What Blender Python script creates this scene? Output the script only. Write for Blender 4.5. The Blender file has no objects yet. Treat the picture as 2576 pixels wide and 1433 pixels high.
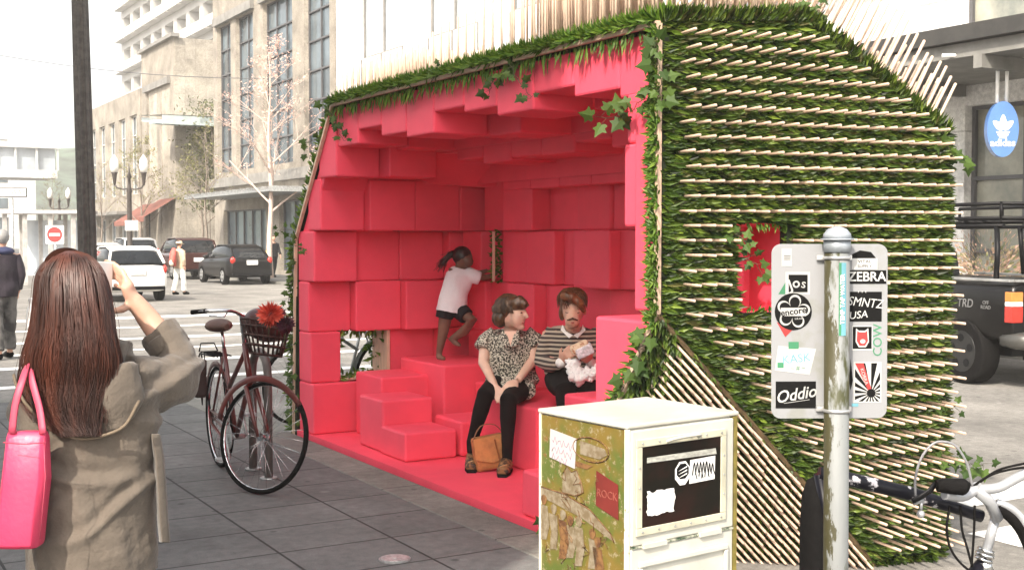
import bpy, bmesh, math, random
from mathutils import Vector, Matrix, noise, Quaternion
R = math.radians
random.seed(7)
C = bpy.context.scene.collection
SC = bpy.context.scene

# ------------------------------------------------------------ camera, sky, sun, exposure
YAW, PITCH, CAMH, F = R(30.5), R(2.30), 1.7, 3010.0
cd = bpy.data.cameras.new("camera"); cam = bpy.data.objects.new("camera", cd); C.objects.link(cam)
cam.location = (0, 0, CAMH); cam.rotation_euler = (math.pi/2 - PITCH, 0, -YAW)
cd.sensor_width = 36; cd.lens = 36*F/2576; cd.clip_start = .05; cd.clip_end = 3000
SC.camera = cam
SUN = Vector((-.62, -.42, .66)).normalized()          # direction towards the sun
wd = bpy.data.worlds.new("World"); SC.world = wd; wd.use_nodes = True
nt = wd.node_tree; bg = nt.nodes['Background']; bg.inputs[1].default_value = .15
sk = nt.nodes.new('ShaderNodeTexSky'); sk.sky_type = 'NISHITA'; sk.sun_disc = False
sk.sun_elevation = math.asin(SUN.z); sk.sun_rotation = math.atan2(SUN.x, SUN.y)
sk.air_density = 1.0; sk.dust_density = 3.5; sk.ozone_density = .6
hs = nt.nodes.new('ShaderNodeHueSaturation'); hs.inputs['Saturation'].default_value = .42; nt.links.new(sk.outputs[0], hs.inputs['Color']); wm = nt.nodes.new('ShaderNodeMix'); wm.data_type = 'RGBA'; wm.blend_type = 'MULTIPLY'; wm.inputs[0].default_value = 1; wm.inputs[7].default_value = (1, .965, .91, 1); nt.links.new(hs.outputs[0], wm.inputs[6]); nt.links.new(wm.outputs[2], bg.inputs[0])
sl = bpy.data.lights.new("sun", 'SUN'); so = bpy.data.objects.new("sun", sl); C.objects.link(so)
sl.energy = 2.4; sl.angle = R(.6); sl.color = (1, .91, .78); so.rotation_euler = SUN.to_track_quat('Z', 'Y').to_euler()
SC.view_settings.view_transform = 'Standard'; SC.view_settings.look = 'None'
SC.view_settings.exposure = 1.55; SC.view_settings.gamma = 1

# ------------------------------------------------------------ helpers
FW = Vector((math.sin(YAW), math.cos(YAW), 0)); RT = Vector((math.cos(YAW), -math.sin(YAW), 0)); UP = Vector((0, 0, 1))
def ray(px, py):
    x = (px-1288)/F; y = -(py-716.5)/F
    f = FW*math.cos(PITCH) - UP*math.sin(PITCH); u = UP*math.cos(PITCH) + FW*math.sin(PITCH)
    return f + RT*x + u*y
def W(px, py, d):                                   # point seen at a photo position, d metres ahead
    v = ray(px, py); return Vector((0, 0, CAMH)) + v*(d/v.dot(FW))
def onp(px, py, p, n):
    v = ray(px, py); o = Vector((0, 0, CAMH)); return o + v*((Vector(p)-o).dot(n)/v.dot(n))
def gnd(px, py, z=0): return onp(px, py, (0, 0, z), UP)
V = Vector
def frame_of(d, ref=None):
    d = d.normalized(); ref = ref or (UP if abs(d.z) < .95 else V((1, 0, 0)))
    a = ref.cross(d).normalized(); return a, d.cross(a).normalized()
class MB:
    def __init__(s): s.v = []; s.f = []; s.m = []; s.s = []
    def face(s, idx, m=0, sm=False): s.f.append(idx); s.m.append(m); s.s.append(sm)
    def quad(s, pts, m=0, sm=False):
        n = len(s.v); s.v += [V(p) for p in pts]; s.face(list(range(n, n+len(pts))), m, sm)
    def box(s, c, sz, rot=None, m=0):
        n = len(s.v); c = V(c)
        for i in (-.5, .5):
            for j in (-.5, .5):
                for k in (-.5, .5):
                    p = V((i*sz[0], j*sz[1], k*sz[2])); s.v.append(c + (rot @ p if rot else p))
        for q in ((0,1,3,2),(4,6,7,5),(0,4,5,1),(2,3,7,6),(0,2,6,4),(1,5,7,3)): s.face([n+i for i in q], m)
    def b2(s, x0, x1, y0, y1, z0, z1, m=0): s.box(((x0+x1)/2, (y0+y1)/2, (z0+z1)/2), (abs(x1-x0), abs(y1-y0), abs(z1-z0)), None, m)
    def bar(s, a, b, w, h, m=0, ref=None):           # box beam from a to b
        a = V(a); b = V(b); x, y = frame_of(b-a, ref); M = Matrix((x, y, (b-a).normalized())).transposed()
        s.box((a+b)/2, (w, h, (b-a).length), M, m)
    def tube(s, pts, r, n=8, m=0, sm=True, caps=True, ref=None, closed=False, flute=None):
        pts = [V(p) for p in pts]; k = len(pts)
        if not isinstance(r, (list, tuple)): r = [r]*k
        base = len(s.v); pa = None
        for i, p in enumerate(pts):
            if closed: d = pts[(i+1) % k] - pts[i-1]
            else: d = pts[min(i+1, k-1)] - pts[max(i-1, 0)]
            if d.length < 1e-9: d = V((0, 0, 1))
            d.normalize()
            if ref is not None: a, b = frame_of(d, V(ref))
            elif pa is None: a, b = frame_of(d)
            else:
                a = (pa - d*pa.dot(d)); a = a.normalized() if a.length > 1e-6 else frame_of(d)[0]; b = d.cross(a)
            pa = a; ri = r[i]; ra, rb = ri if isinstance(ri, (list, tuple)) else (ri, ri)
            for j in range(n):
                t = 2*math.pi*j/n; fl = 1 if not flute else (1 - flute*(j % 2))
                s.v.append(p + a*(math.cos(t)*ra*fl) + b*(math.sin(t)*rb*fl))
        for i in range(k if closed else k-1):
            i2 = (i+1) % k
            for j in range(n):
                s.face([base+i*n+j, base+i*n+(j+1) % n, base+i2*n+(j+1) % n, base+i2*n+j], m, sm)
        if caps and not closed:
            s.face([base+j for j in range(n)][::-1], m); s.face([base+(k-1)*n+j for j in range(n)], m)
    def ell(s, c, r, rot=None, nu=14, nv=9, m=0, sm=True, jit=0):
        c = V(c); base = len(s.v); r = r if isinstance(r, (list, tuple)) else (r, r, r)
        for i in range(nv+1):
            ph = math.pi*i/nv
            for j in range(nu):
                t = 2*math.pi*j/nu; p = V((math.sin(ph)*math.cos(t)*r[0], math.sin(ph)*math.sin(t)*r[1], math.cos(ph)*r[2]))
                if jit: p *= 1 + random.uniform(-jit, jit)
                s.v.append(c + (rot @ p if rot else p))
        for i in range(nv):
            for j in range(nu): s.face([base+i*nu+j, base+(i+1)*nu+j, base+(i+1)*nu+(j+1) % nu, base+i*nu+(j+1) % nu], m, sm)
    def prism(s, pts, off, m=0, side=None):          # polygon swept by the vector off
        n = len(s.v); k = len(pts); off = V(off); s.v += [V(p) for p in pts] + [V(p)+off for p in pts]
        s.face(list(range(k))[::-1] if False else [n+i for i in range(k)][::-1], m); s.face([n+k+i for i in range(k)], m)
        for i in range(k): s.face([n+i, n+(i+1) % k, n+k+(i+1) % k, n+k+i], m if side is None else side)
    def loft(s, secs, m=0, sm=True, caps=True):      # equal length rings
        n0 = len(s.v); k = len(secs[0])
        for q in secs: s.v += [V(p) for p in q]
        for i in range(len(secs)-1):
            for j in range(k): s.face([n0+i*k+j, n0+i*k+(j+1) % k, n0+(i+1)*k+(j+1) % k, n0+(i+1)*k+j], m, sm)
        if caps: s.face([n0+j for j in range(k)][::-1], m); s.face([n0+(len(secs)-1)*k+j for j in range(k)], m)
    def add(s, o, M=None, m=0):
        n = len(s.v); s.v += [(M @ p if M else p.copy()) for p in o.v]
        for f, mm, sm in zip(o.f, o.m, o.s): s.face([n+i for i in f], mm+m, sm)
    def mesh(s, name, mats):
        me = bpy.data.meshes.new(name); me.from_pydata([tuple(v) for v in s.v], [], s.f)
        for mt in (mats if isinstance(mats, (list, tuple)) else [mats]): me.materials.append(mt)
        me.polygons.foreach_set('material_index', s.m); me.polygons.foreach_set('use_smooth', s.s); me.update()
        return me
    def build(s, name, mats, parent=None, bevel=0, fix=False, **tags):
        me = s.mesh(name, mats)
        if fix:
            b = bmesh.new(); b.from_mesh(me); bmesh.ops.recalc_face_normals(b, faces=b.faces); b.to_mesh(me); b.free()
        return link(name, me, parent, bevel, **tags)
def link(name, me, parent=None, bevel=0, **tags):
    o = bpy.data.objects.new(name, me); C.objects.link(o)
    if parent is not None:
        o.parent = parent; o.matrix_parent_inverse = Matrix.Translation(-V(parent.get('_base', (0, 0, 0))))
        if parent.type == 'MESH': o.matrix_parent_inverse = Matrix.Identity(4)
    if bevel:
        bv = o.modifiers.new('bevel', 'BEVEL'); bv.width = bevel; bv.segments = 2; bv.limit_method = 'ANGLE'; bv.angle_limit = R(40); bv.harden_normals = False
    for k, v in tags.items():
        if v: o[k] = v
    return o
def thing(name, label, cat, loc=(0, 0, 0), group=None):
    o = bpy.data.objects.new(name, None); C.objects.link(o); o.location = loc; o['_base'] = list(loc); o.empty_display_size = .1
    o['label'] = label; o['category'] = cat
    if group: o['group'] = group
    return o
def copy_tree(o, parent=None, **tags):
    c = o.copy(); C.objects.link(c)
    if parent is not None: c.parent = parent
    for ch in list(o.children): copy_tree(ch, c)
    for k, v in tags.items(): c[k] = v
    return c
def vox(mb, name, mat, parent, size=.008, it=4, fn=None, **tags):   # union the overlapping volumes into one skin
    me = mb.mesh('tmp', mat); o = bpy.data.objects.new('tmp', me); C.objects.link(o)
    r = o.modifiers.new('r', 'REMESH'); r.mode = 'VOXEL'; r.voxel_size = size; r.use_smooth_shade = True
    if it: sm = o.modifiers.new('s', 'SMOOTH'); sm.factor = .5; sm.iterations = it
    bpy.context.view_layer.update(); dg = bpy.context.evaluated_depsgraph_get()
    m2 = bpy.data.meshes.new_from_object(o.evaluated_get(dg)); m2.name = name
    bpy.data.objects.remove(o); bpy.data.meshes.remove(me)
    if not m2.materials: m2.materials.append(mat)
    if fn:
        nn = [(v.co.copy(), v.normal.copy()) for v in m2.vertices]
        for v, (c, n) in zip(m2.vertices, nn): v.co = fn(c, n)
    m2.polygons.foreach_set('use_smooth', [True]*len(m2.polygons)); m2.update()
    return link(name, m2, parent, **tags)
def text_mesh(s, size, ext=.001, shear=0, bold=0, align='CENTER'):
    cu = bpy.data.curves.new('t', 'FONT'); cu.body = s; cu.size = size; cu.extrude = ext; cu.shear = shear; cu.offset = bold
    cu.align_x = align; cu.align_y = 'CENTER'; cu.resolution_u = 3
    o = bpy.data.objects.new('t', cu); C.objects.link(o); bpy.context.view_layer.update()
    me = bpy.data.meshes.new_from_object(o.evaluated_get(bpy.context.evaluated_depsgraph_get())); bpy.data.objects.remove(o)
    return me
def add_text(mb, s, size, M, m=0, sx=1, **k):        # lettering added to a mesh under construction
    me = text_mesh(s, size, **k); n = len(mb.v)
    mb.v += [M @ V((v.co.x*sx, v.co.y, v.co.z)) for v in me.vertices]
    for p in me.polygons: mb.face([n+i for i in p.vertices], m)
    bpy.data.meshes.remove(me)

MC = {}
def mat(name, col, rough=.6, metal=0, var=.15, scale=4, bump=0, bscale=60, col2=None, lo=.4, hi=.6, spec=.5, sheen=0, coat=0, emis=0, trans=0, stretch=(1, 1, 1), subs=0):
    if name in MC: return MC[name]
    m = bpy.data.materials.new(name); m.use_nodes = True; nt = m.node_tree; b = nt.nodes['Principled BSDF']; MC[name] = m
    c = (*col, 1); N = nt.nodes.new; L = nt.links.new
    b.inputs['Base Color'].default_value = c; b.inputs['Roughness'].default_value = rough; b.inputs['Metallic'].default_value = metal
    b.inputs['Specular IOR Level'].default_value = spec; b.inputs['Coat Weight'].default_value = coat; b.inputs['Sheen Weight'].default_value = sheen
    if trans: b.inputs['Transmission Weight'].default_value = trans
    if subs: b.inputs['Subsurface Weight'].default_value = subs; b.inputs['Subsurface Radius'].default_value = (.02, .008, .004)
    if emis: b.inputs['Emission Color'].default_value = c; b.inputs['Emission Strength'].default_value = emis
    tc = N('ShaderNodeTexCoord'); mp = N('ShaderNodeMapping'); mp.inputs['Scale'].default_value = stretch; L(tc.outputs['Object'], mp.inputs[0])
    if var or col2:
        n = N('ShaderNodeTexNoise'); n.inputs['Scale'].default_value = scale; n.inputs['Detail'].default_value = 6; n.inputs['Roughness'].default_value = .62; L(mp.outputs[0], n.inputs['Vector'])
        rp = N('ShaderNodeMapRange'); rp.inputs[1].default_value = lo; rp.inputs[2].default_value = hi; L(n.outputs[0], rp.inputs[0])
        mx = N('ShaderNodeMix'); mx.data_type = 'RGBA'
        c2 = col2 if col2 else tuple(x*(1+var) for x in col); c1 = col if col2 else tuple(x*(1-var) for x in col)
        mx.inputs[6].default_value = (*c1, 1); mx.inputs[7].default_value = (*c2, 1); L(rp.outputs[0], mx.inputs[0]); L(mx.outputs[2], b.inputs['Base Color'])
    if bump:
        n2 = N('ShaderNodeTexNoise'); n2.inputs['Scale'].default_value = bscale; n2.inputs['Detail'].default_value = 5; L(mp.outputs[0], n2.inputs['Vector'])
        bp = N('ShaderNodeBump'); bp.inputs['Strength'].default_value = bump; bp.inputs['Distance'].default_value = .01; L(n2.outputs[0], bp.inputs['Height']); L(bp.outputs[0], b.inputs['Normal'])
    return m
def nodes_of(m): return m.node_tree, m.node_tree.nodes, m.node_tree.links
def leaf_mat(name, cols, rough=.45, tl=.25):
    m = bpy.data.materials.new(name); m.use_nodes = True; nt, N, L = nodes_of(m); b = N['Principled BSDF']
    g = N.new('ShaderNodeNewGeometry'); cr = N.new('ShaderNodeValToRGB'); e = cr.color_ramp.elements
    e[0].color = (*cols[0], 1); e[1].color = (*cols[-1], 1)
    for i, c in enumerate(cols[1:-1]): x = e.new((i+1)/(len(cols)-1)); x.color = (*c, 1)
    L.new(g.outputs['Random Per Island'], cr.inputs[0]); L.new(cr.outputs[0], b.inputs['Base Color']); b.inputs['Roughness'].default_value = rough; b.inputs['Specular IOR Level'].default_value = .3
    t = N.new('ShaderNodeBsdfTranslucent'); L.new(cr.outputs[0], t.inputs[0]); mx = N.new('ShaderNodeMixShader'); mx.inputs[0].default_value = tl
    L.new(b.outputs[0], mx.inputs[1]); L.new(t.outputs[0], mx.inputs[2]); L.new(mx.outputs[0], N['Material Output'].inputs[0]); return m

M_pink = mat('pink_foam', (.84, .080, .132), .55, var=.04, scale=2.5, bump=.08, bscale=35, spec=.25)
M_wood = mat('pale_wood', (.62, .44, .32), .55, var=.12, scale=30, stretch=(1, 1, .2))
M_rod = mat('pale_rod', (.62, .46, .35), .5, var=.10, scale=12)
M_leaf = leaf_mat('wall_leaf', [(.005, .013, .002), (.030, .062, .005), (.08, .13, .011), (.010, .032, .003), (.17, .24, .03), (.022, .05, .005), (.055, .10, .008), (.004, .011, .002), (.12, .115, .03)])
M_leafb = leaf_mat('fringe_leaf', [(.03, .085, .006), (.08, .16, .014), (.16, .25, .03), (.05, .11, .008)], tl=.3)
M_ivy = leaf_mat('ivy_leaf', [(.022, .05, .008), (.045, .085, .012), (.07, .12, .018)], .6, .15)
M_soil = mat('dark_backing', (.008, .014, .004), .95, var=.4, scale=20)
M_stem = mat('green_stem', (.06, .06, .025), .7)
M_black = mat('black_paint', (.005, .005, .006), .45, var=.2, scale=8, spec=.18)
M_rubber = mat('black_rubber', (.007, .0065, .0065), .8, spec=.1, var=.2, scale=40, bump=.2, bscale=200)
M_chrome = mat('chrome', (.72, .72, .72), .22, 1, var=.1, scale=30)
M_steel = mat('galvanised_steel', (.42, .43, .43), .5, .7, var=.2, scale=14)
M_glass = mat('window_glass', (.10, .13, .15), .06, 0, var=.35, scale=.35, spec=.9)
M_dglass = mat('dark_glass', (.012, .014, .016), .1, 0, var=.3, scale=2, spec=.45)
M_white = mat('white_paint', (.80, .79, .76), .5, var=.05, scale=3)

def smooth_path(p, k=3):
    out = []
    for i in range(len(p)-1):
        a = p[max(i-1, 0)]; b_ = p[i]; c = p[i+1]; d = p[min(i+2, len(p)-1)]
        for j in range(k):
            t = j/k; out.append(.5*((2*b_)+(c-a)*t+(2*a-5*b_+4*c-d)*t*t+(3*b_-a-3*c+d)*t**3))
    out.append(p[-1]); return out

# ------------------------------------------------------------ ground, roads, pavement
def pave_mat(name, c1, c2, bw, bh, mort, mcol, loc=(0, 0, 0), bump=.4, rough=.8, rotz=0, vert=None):
    m = mat(name, c1, rough, var=.0, bump=0); nt, N, L = nodes_of(m); b = N['Principled BSDF']
    tc = N.new('ShaderNodeTexCoord'); mp = N.new('ShaderNodeMapping'); mp.inputs['Location'].default_value = loc
    if vert: mp.inputs['Rotation'].default_value = vert
    L.new(tc.outputs['Object'], mp.inputs[0])
    br = N.new('ShaderNodeTexBrick'); br.offset = 0 if not vert else .5; br.squash = 1; L.new(mp.outputs[0], br.inputs['Vector'])
    br.inputs['Scale'].default_value = 1; br.inputs['Mortar Size'].default_value = mort; br.inputs['Mortar Smooth'].default_value = .3
    br.inputs['Brick Width'].default_value = bw; br.inputs['Row Height'].default_value = bh; br.inputs['Bias'].default_value = 0
    br.inputs['Color1'].default_value = (*c1, 1); br.inputs['Color2'].default_value = (*c2, 1); br.inputs['Mortar'].default_value = (*mcol, 1)
    def nz(sc, det=8, rg=.65):
        n = N.new('ShaderNodeTexNoise'); n.inputs['Scale'].default_value = sc; n.inputs['Detail'].default_value = det; n.inputs['Roughness'].default_value = rg; L.new(tc.outputs['Object'], n.inputs['Vector']); return n
    cur = br.outputs['Color']
    for sc, lo, hi, a, bb in ((.9, .35, .65, .66, 1.22), (14, .3, .7, .76, 1.22), (160, .3, .7, .62, 1.38)):
        n = nz(sc); rp = N.new('ShaderNodeMapRange'); rp.inputs[1].default_value = lo; rp.inputs[2].default_value = hi; rp.inputs[3].default_value = a; rp.inputs[4].default_value = bb
        L.new(n.outputs[0], rp.inputs[0]); mx = N.new('ShaderNodeMix'); mx.data_type = 'RGBA'; mx.blend_type = 'MULTIPLY'; mx.inputs[0].default_value = 1
        L.new(cur, mx.inputs[6]); L.new(rp.outputs[0], mx.inputs[7]); cur = mx.outputs[2]
    for sc, th, k in ((3.1, .055, .55), (1.7, .05, 1.5)) if not vert else ():
        vo = N.new('ShaderNodeTexVoronoi'); vo.inputs['Scale'].default_value = sc; L.new(tc.outputs['Object'], vo.inputs['Vector']); rp = N.new('ShaderNodeMapRange'); rp.inputs[1].default_value = th; rp.inputs[2].default_value = th*1.5; rp.inputs[3].default_value = k; rp.inputs[4].default_value = 1
        L.new(vo.outputs['Distance'], rp.inputs[0]); mx = N.new('ShaderNodeMix'); mx.data_type = 'RGBA'; mx.blend_type = 'MULTIPLY'; mx.inputs[0].default_value = 1; L.new(cur, mx.inputs[6]); L.new(rp.outputs[0], mx.inputs[7]); cur = mx.outputs[2]
    L.new(cur, b.inputs['Base Color'])
    n = nz(220, 3); ad = N.new('ShaderNodeMath'); ad.operation = 'MULTIPLY_ADD'; ad.inputs[1].default_value = -1.5; L.new(br.outputs['Fac'], ad.inputs[0]); L.new(n.outputs[0], ad.inputs[2])
    bp = N.new('ShaderNodeBump'); bp.inputs['Strength'].default_value = bump; bp.inputs['Distance'].default_value = .004; L.new(ad.outputs[0], bp.inputs['Height']); L.new(bp.outputs[0], b.inputs['Normal'])
    return m
RZ = -.06
M_pave = pave_mat('pavement_slabs', (.115, .115, .112), (.14, .14, .135), .66, .53, .009, (.022, .022, .02), (-.18, -.31, 0))
M_asph = pave_mat('asphalt', (.215, .203, .185), (.215, .203, .185), 400, 400, 0, (.05, .05, .05), (133, 77, 0), .8, .85)
M_kerb = pave_mat('kerb_stone', (.20, .195, .17), (.17, .165, .15), 8, 1.55, .006, (.03, .03, .03), (-1, .4, 0))
M_line = mat('road_paint', (.72, .71, .68), .6, var=.25, scale=9, lo=.3, hi=.55)
M_earth = mat('ground', (.12, .12, .115), .9)
g = MB(); g.quad([(-600, -300, -.075), (600, -300, -.075), (600, 1500, -.075), (-600, 1500, -.075)]); g.build('ground', M_earth, kind='structure')
g = MB(); g.quad([(-60, -30, RZ), (15.2, -30, RZ), (15.2, 260, RZ), (-60, 260, RZ)]); g.build('road', M_asph, kind='structure')
g = MB(); g.b2(-12, 3.30, -6, 13.2, -.3, 0); g.build('pavement', M_pave, kind='structure')
g = MB(); g.b2(3.306, 3.60, -6, 13.2, -.3, .002); g.b2(-12, 3.60, 13.206, 13.5, -.3, .002); g.build('kerb', M_kerb, kind='structure', bevel=.012)
g = MB(); g.b2(15.206, 26, -30, 260, -.3, .04); g.build('far_pavement', M_pave, kind='structure')
g = MB(); g.b2(15.0, 15.2, -30, 260, -.3, .046); g.build('far_kerb', M_kerb, kind='structure')
g = MB()
for y, w in ((14.8, .3), (16.9, .35), (18.9, .25), (20.9, .4), (23.6, .3), (26.3, .7)): g.quad([(-6, y, RZ+.004), (12.5, y, RZ+.004), (12.5, y+w, RZ+.004), (-6, y+w, RZ+.004)])
for i in range(6): y = 5.15-i*.82; g.quad([(5.9, y, RZ+.004), (14.2, y, RZ+.004), (14.2, y+.36, RZ+.004), (5.9, y+.36, RZ+.004)])
g.build('road_markings', M_line, kind='structure')
# far hills
g = MB(); n0 = 60; M_hill = mat('hill_green', (.06, .09, .06), .95, var=.5, scale=.05)
for j in range(12):
    for i in range(n0):
        x = -500+i*22; y = 620+j*40; g.v.append(V((x, y, (math.sin(j/11*math.pi*.5))*(70+45*noise.noise(V((x*.006, j*.1, 3)))+14*noise.noise(V((x*.03, j*.4, 9)))) - 1)))
for j in range(11):
    for i in range(n0-1): g.face([j*n0+i, j*n0+i+1, (j+1)*n0+i+1, (j+1)*n0+i], 0, True)
g.build('hills', M_hill, kind='structure')

# ------------------------------------------------------------ buildings
M_stone = pave_mat('beige_stone', (.36, .32, .265), (.385, .345, .29), 1.3, .6, .012, (.28, .25, .21), (0, 0, 0), .3, .8, vert=(R(90), 0, R(90)))
M_trim = mat('grey_trim', (.22, .21, .195), .6, var=.15, scale=2)
M_wwall = pave_mat('white_panel', (.74, .73, .71), (.78, .77, .75), 2.4, 1.4, .02, (.55, .54, .52), (0, 0, 0), .2, .6, vert=(R(90), 0, R(90)))
M_frame = mat('dark_window_frame', (.085, .085, .09), .5, var=.1)
M_wframe = mat('pale_window_frame', (.55, .54, .52), .5, var=.1)
def facade(root, wm, o, u, n, L_, z0, z1, ops, thick=.35, back=6, fm=None, gm=None, mull=(2, 4), name='wall', roof=True, glassd=.28):
    """wall with real openings; ops: (u0,u1,z0,z1[,cols,rows])"""
    o = V(o); u = V(u); n = V(n); fm = fm or M_frame; gm = gm or M_glass; g = MB()
    P = lambda a, z, d=0: o + u*a + UP*(z-o.z) - n*d
    us = sorted({0, L_, *[x for q in ops for x in q[:2]]}); zs = sorted({z0, z1, *[x for q in ops for x in q[2:4]]})
    for a, b in zip(us, us[1:]):
        for c, d in zip(zs, zs[1:]):
            ma, mz = (a+b)/2, (c+d)/2
            if any(q[0] < ma < q[1] and q[2] < mz < q[3] for q in ops): continue
            g.quad([P(a, c), P(b, c), P(b, d), P(a, d)])
    for q in ops:
        a, b, c, d = q[:4]
        g.quad([P(a, c), P(a, c, thick), P(a, d, thick), P(a, d)]); g.quad([P(b, c), P(b, d), P(b, d, thick), P(b, c, thick)])
        g.quad([P(a, c), P(b, c), P(b, c, thick), P(a, c, thick)]); g.quad([P(a, d), P(a, d, thick), P(b, d, thick), P(b, d)])
    g.quad([P(0, z0), P(0, z1), P(0, z1, back), P(0, z0, back)]); g.quad([P(L_, z0), P(L_, z0, back), P(L_, z1, back), P(L_, z1)])
    g.quad([P(0, z1), P(L_, z1), P(L_, z1, back), P(0, z1, back)]); g.quad([P(0, z0, back), P(0, z1, back), P(L_, z1, back), P(L_, z0, back)])
    g.build(name, wm, root)
    for q in ops:
        a, b, c, d = q[:4]; cols, rows = q[4:6] if len(q) > 4 else mull; w = MB(); gl = MB()
        gl.prism([P(a, c, glassd), P(b, c, glassd), P(b, d, glassd), P(a, d, glassd)], -n*.03)
        wo = gl.build('window', gm, root); t = .07
        for i in range(cols+1):
            x = a + (b-a)*i/cols; x = min(max(x, a+t/2), b-t/2); w.bar(P(x, c, glassd-.05), P(x, d, glassd-.05), .07, t, ref=n)
        for i in range(rows+1):
            z = c + (d-c)*i/rows; z = min(max(z, c+t/2), d-t/2); w.bar(P(a, z, glassd-.053), P(b, z, glassd-.053), t, .076, ref=n)
        w.build('window_frame', fm, wo)
def parapet(root, m, o, u, n, L_, z, h=.4, d=.25, name='cornice'):
    o = V(o); g = MB(); c = o + V(u)*(L_/2) + V(n)*(d/2-.1); c.z = z
    g.bar(V(o)+V(n)*(d/2-.1)+UP*(z-o[2]), V(o)+V(u)*L_+V(n)*(d/2-.1)+UP*(z-o[2]), d+.2, h, ref=UP) if False else g.bar(V((o[0], o[1], z))+V(n)*(d/2-.1), V((o[0], o[1], z))+V(u)*L_+V(n)*(d/2-.1), h, d+.2, ref=n); g.build(name, m, root)
NX = (-1, 0, 0); UY = (0, 1, 0)
# big beige building on the far side of the street
b1 = thing('office_building', 'beige stone building with very tall dark gridded windows behind the pale pink tree', 'building', (18, 44.5, 0))
facade(b1, M_stone, (18, 44.2, 0), UY, NX, 16.3, 0, 13.9, [(.6, 3.4, 4.9, 12.2, 2, 6), (4.8, 8.6, 4.9, 12.2, 3, 6), (10.0, 12.6, 4.9, 12.2, 2, 6), (13.4, 15.6, 4.9, 12.2, 2, 6), (1.0, 6.6, .2, 3.3, 4, 1), (8.4, 14.8, .2, 3.0, 5, 1)])
g = MB(); g.b2(17.72, 17.99, 44.2, 60.5, 4.15, 4.6); g.build('cornice', M_trim, b1)
for y0, y1 in ((44.6, 53.0), (54.0, 60.0)):
    g = MB(); g.b2(17.8, 17.99, y0, y1, 12.22, 12.62); g.build('lintel', M_trim, b1)
g = MB(); g.b2(15.9, 17.98, 46, 58.5, 3.52, 3.62)
for i in range(14): g.b2(15.9, 17.9, 46.05+i*.94, 46.12+i*.94, 3.626, 3.74)
g.build('canopy', M_steel, b1)
g = MB(); g.b2(17.85, 17.99, 52.2, 53.2, 8.1+5.2, 13.45); g.build('vent_slot', M_trim, b1)
# the corner building beyond the alley
b2 = thing('corner_building', 'beige corner building with awnings and a glass canopy left of the alley', 'building', (18, 68, 0))
facade(b2, M_stone, (18, 68, 0), UY, NX, 7.6, 0, 12.9, [(1.0, 2.9, 4.6, 10.4, 2, 5), (3.9, 6.4, 4.6, 10.4, 2, 5), (.9, 3.2, .3, 3.2, 3, 2), (4.0, 7.0, .3, 3.2, 3, 2)])
facade(b2, M_stone, (18.03, 67.96, 0), (1, 0, 0), (0, -1, 0), 8, 0, 12.9, [(3.3, 6.4, 8.1, 11.2, 2, 1), (3.6, 6.0, .2, 3.6, 3, 1)], gm=M_dglass)
g = MB(); g.b2(17.75, 18.25, 67.7, 75.7, 12.9, 13.1); g.build('cornice', M_trim, b2)
g = MB(); g.b2(17.8, 17.99, 68.8, 74.6, 10.42, 10.8); g.build('lintel', M_trim, b2)
for y0, y1, z in ((67.9, 71.4, 3.9), (71.8, 75.4, 3.7)):
    g = MB(); g.quad([(17.98, y0, z), (16.2, y0, z-1.1), (16.2, y1, z-1.1), (17.98, y1, z)]); g.quad([(16.2, y0, z-1.1), (16.2, y0, z-1.35), (16.2, y1, z-1.35), (16.2, y1, z-1.1)])
    g.build('awning', mat('awning_cloth', (.20, .075, .055), .8, var=.15, scale=3), b2)
g = MB()
for i in range(4): z = 7.3-i*.0; g.bar((16.2+i*1.5, 62.4, 7.6), (16.2+i*1.5, 67.9, 8.2), .12, .22)
g.b2(15.9, 22, 62.3, 62.5, 7.5, 7.95); g.b2(15.9, 22, 65, 65.12, 7.7, 7.85); g.quad([(15.9, 62.3, 7.99), (22, 62.3, 7.99), (22, 67.9, 8.4), (15.9, 67.9, 8.4)])
g.build('glass_canopy', mat('canopy_glass', (.45, .52, .52), .3, var=.1), b2)
# low pale building farther along
b3 = thing('low_building', 'washed out low building farthest down the street on the left', 'building', (18, 76, 0))
facade(b3, M_stone, (18, 76, 0), UY, NX, 16, 0, 10.9, [(1+i*3.1, 2.9+i*3.1, 4.4, 9.4, 2, 4) for i in range(5)] + [(1+i*3.1, 3.1+i*3.1, .4, 2.9, 2, 1) for i in range(5)], fm=M_wframe)
g = MB(); g.b2(16.6, 17.98, 76.5, 91, 3.1, 3.3); g.build('canopy', M_trim, b3)
# white tower with balconies
b4 = thing('apartment_tower', 'white high rise with rows of recessed balconies above the beige buildings', 'building', (30, 95, 0))
M_tow = mat('tower_white', (.50, .49, .47), .6, var=.04, scale=.5)
ops = [(1.2+i*4.3, 4.4+i*4.3, 6.2+j*3.4, 8.3+j*3.4, 2, 1) for i in range(9) for j in range(10)]
facade(b4, M_tow, (30, 95, 0), UY, NX, 40, 0, 42, ops, thick=1.4, glassd=1.3, back=14, gm=mat('tower_glass', (.20, .24, .28), .1, var=.3, scale=.5))
g = MB()
for i in range(9):
    for j in range(10): y = 95.9+i*4.3; z = 5.6+j*3.4; g.b2(29.1, 29.98, y, y+4.0, z, z+.9)
g.build('balcony_fronts', M_tow, b4, kind='stuff')
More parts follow.
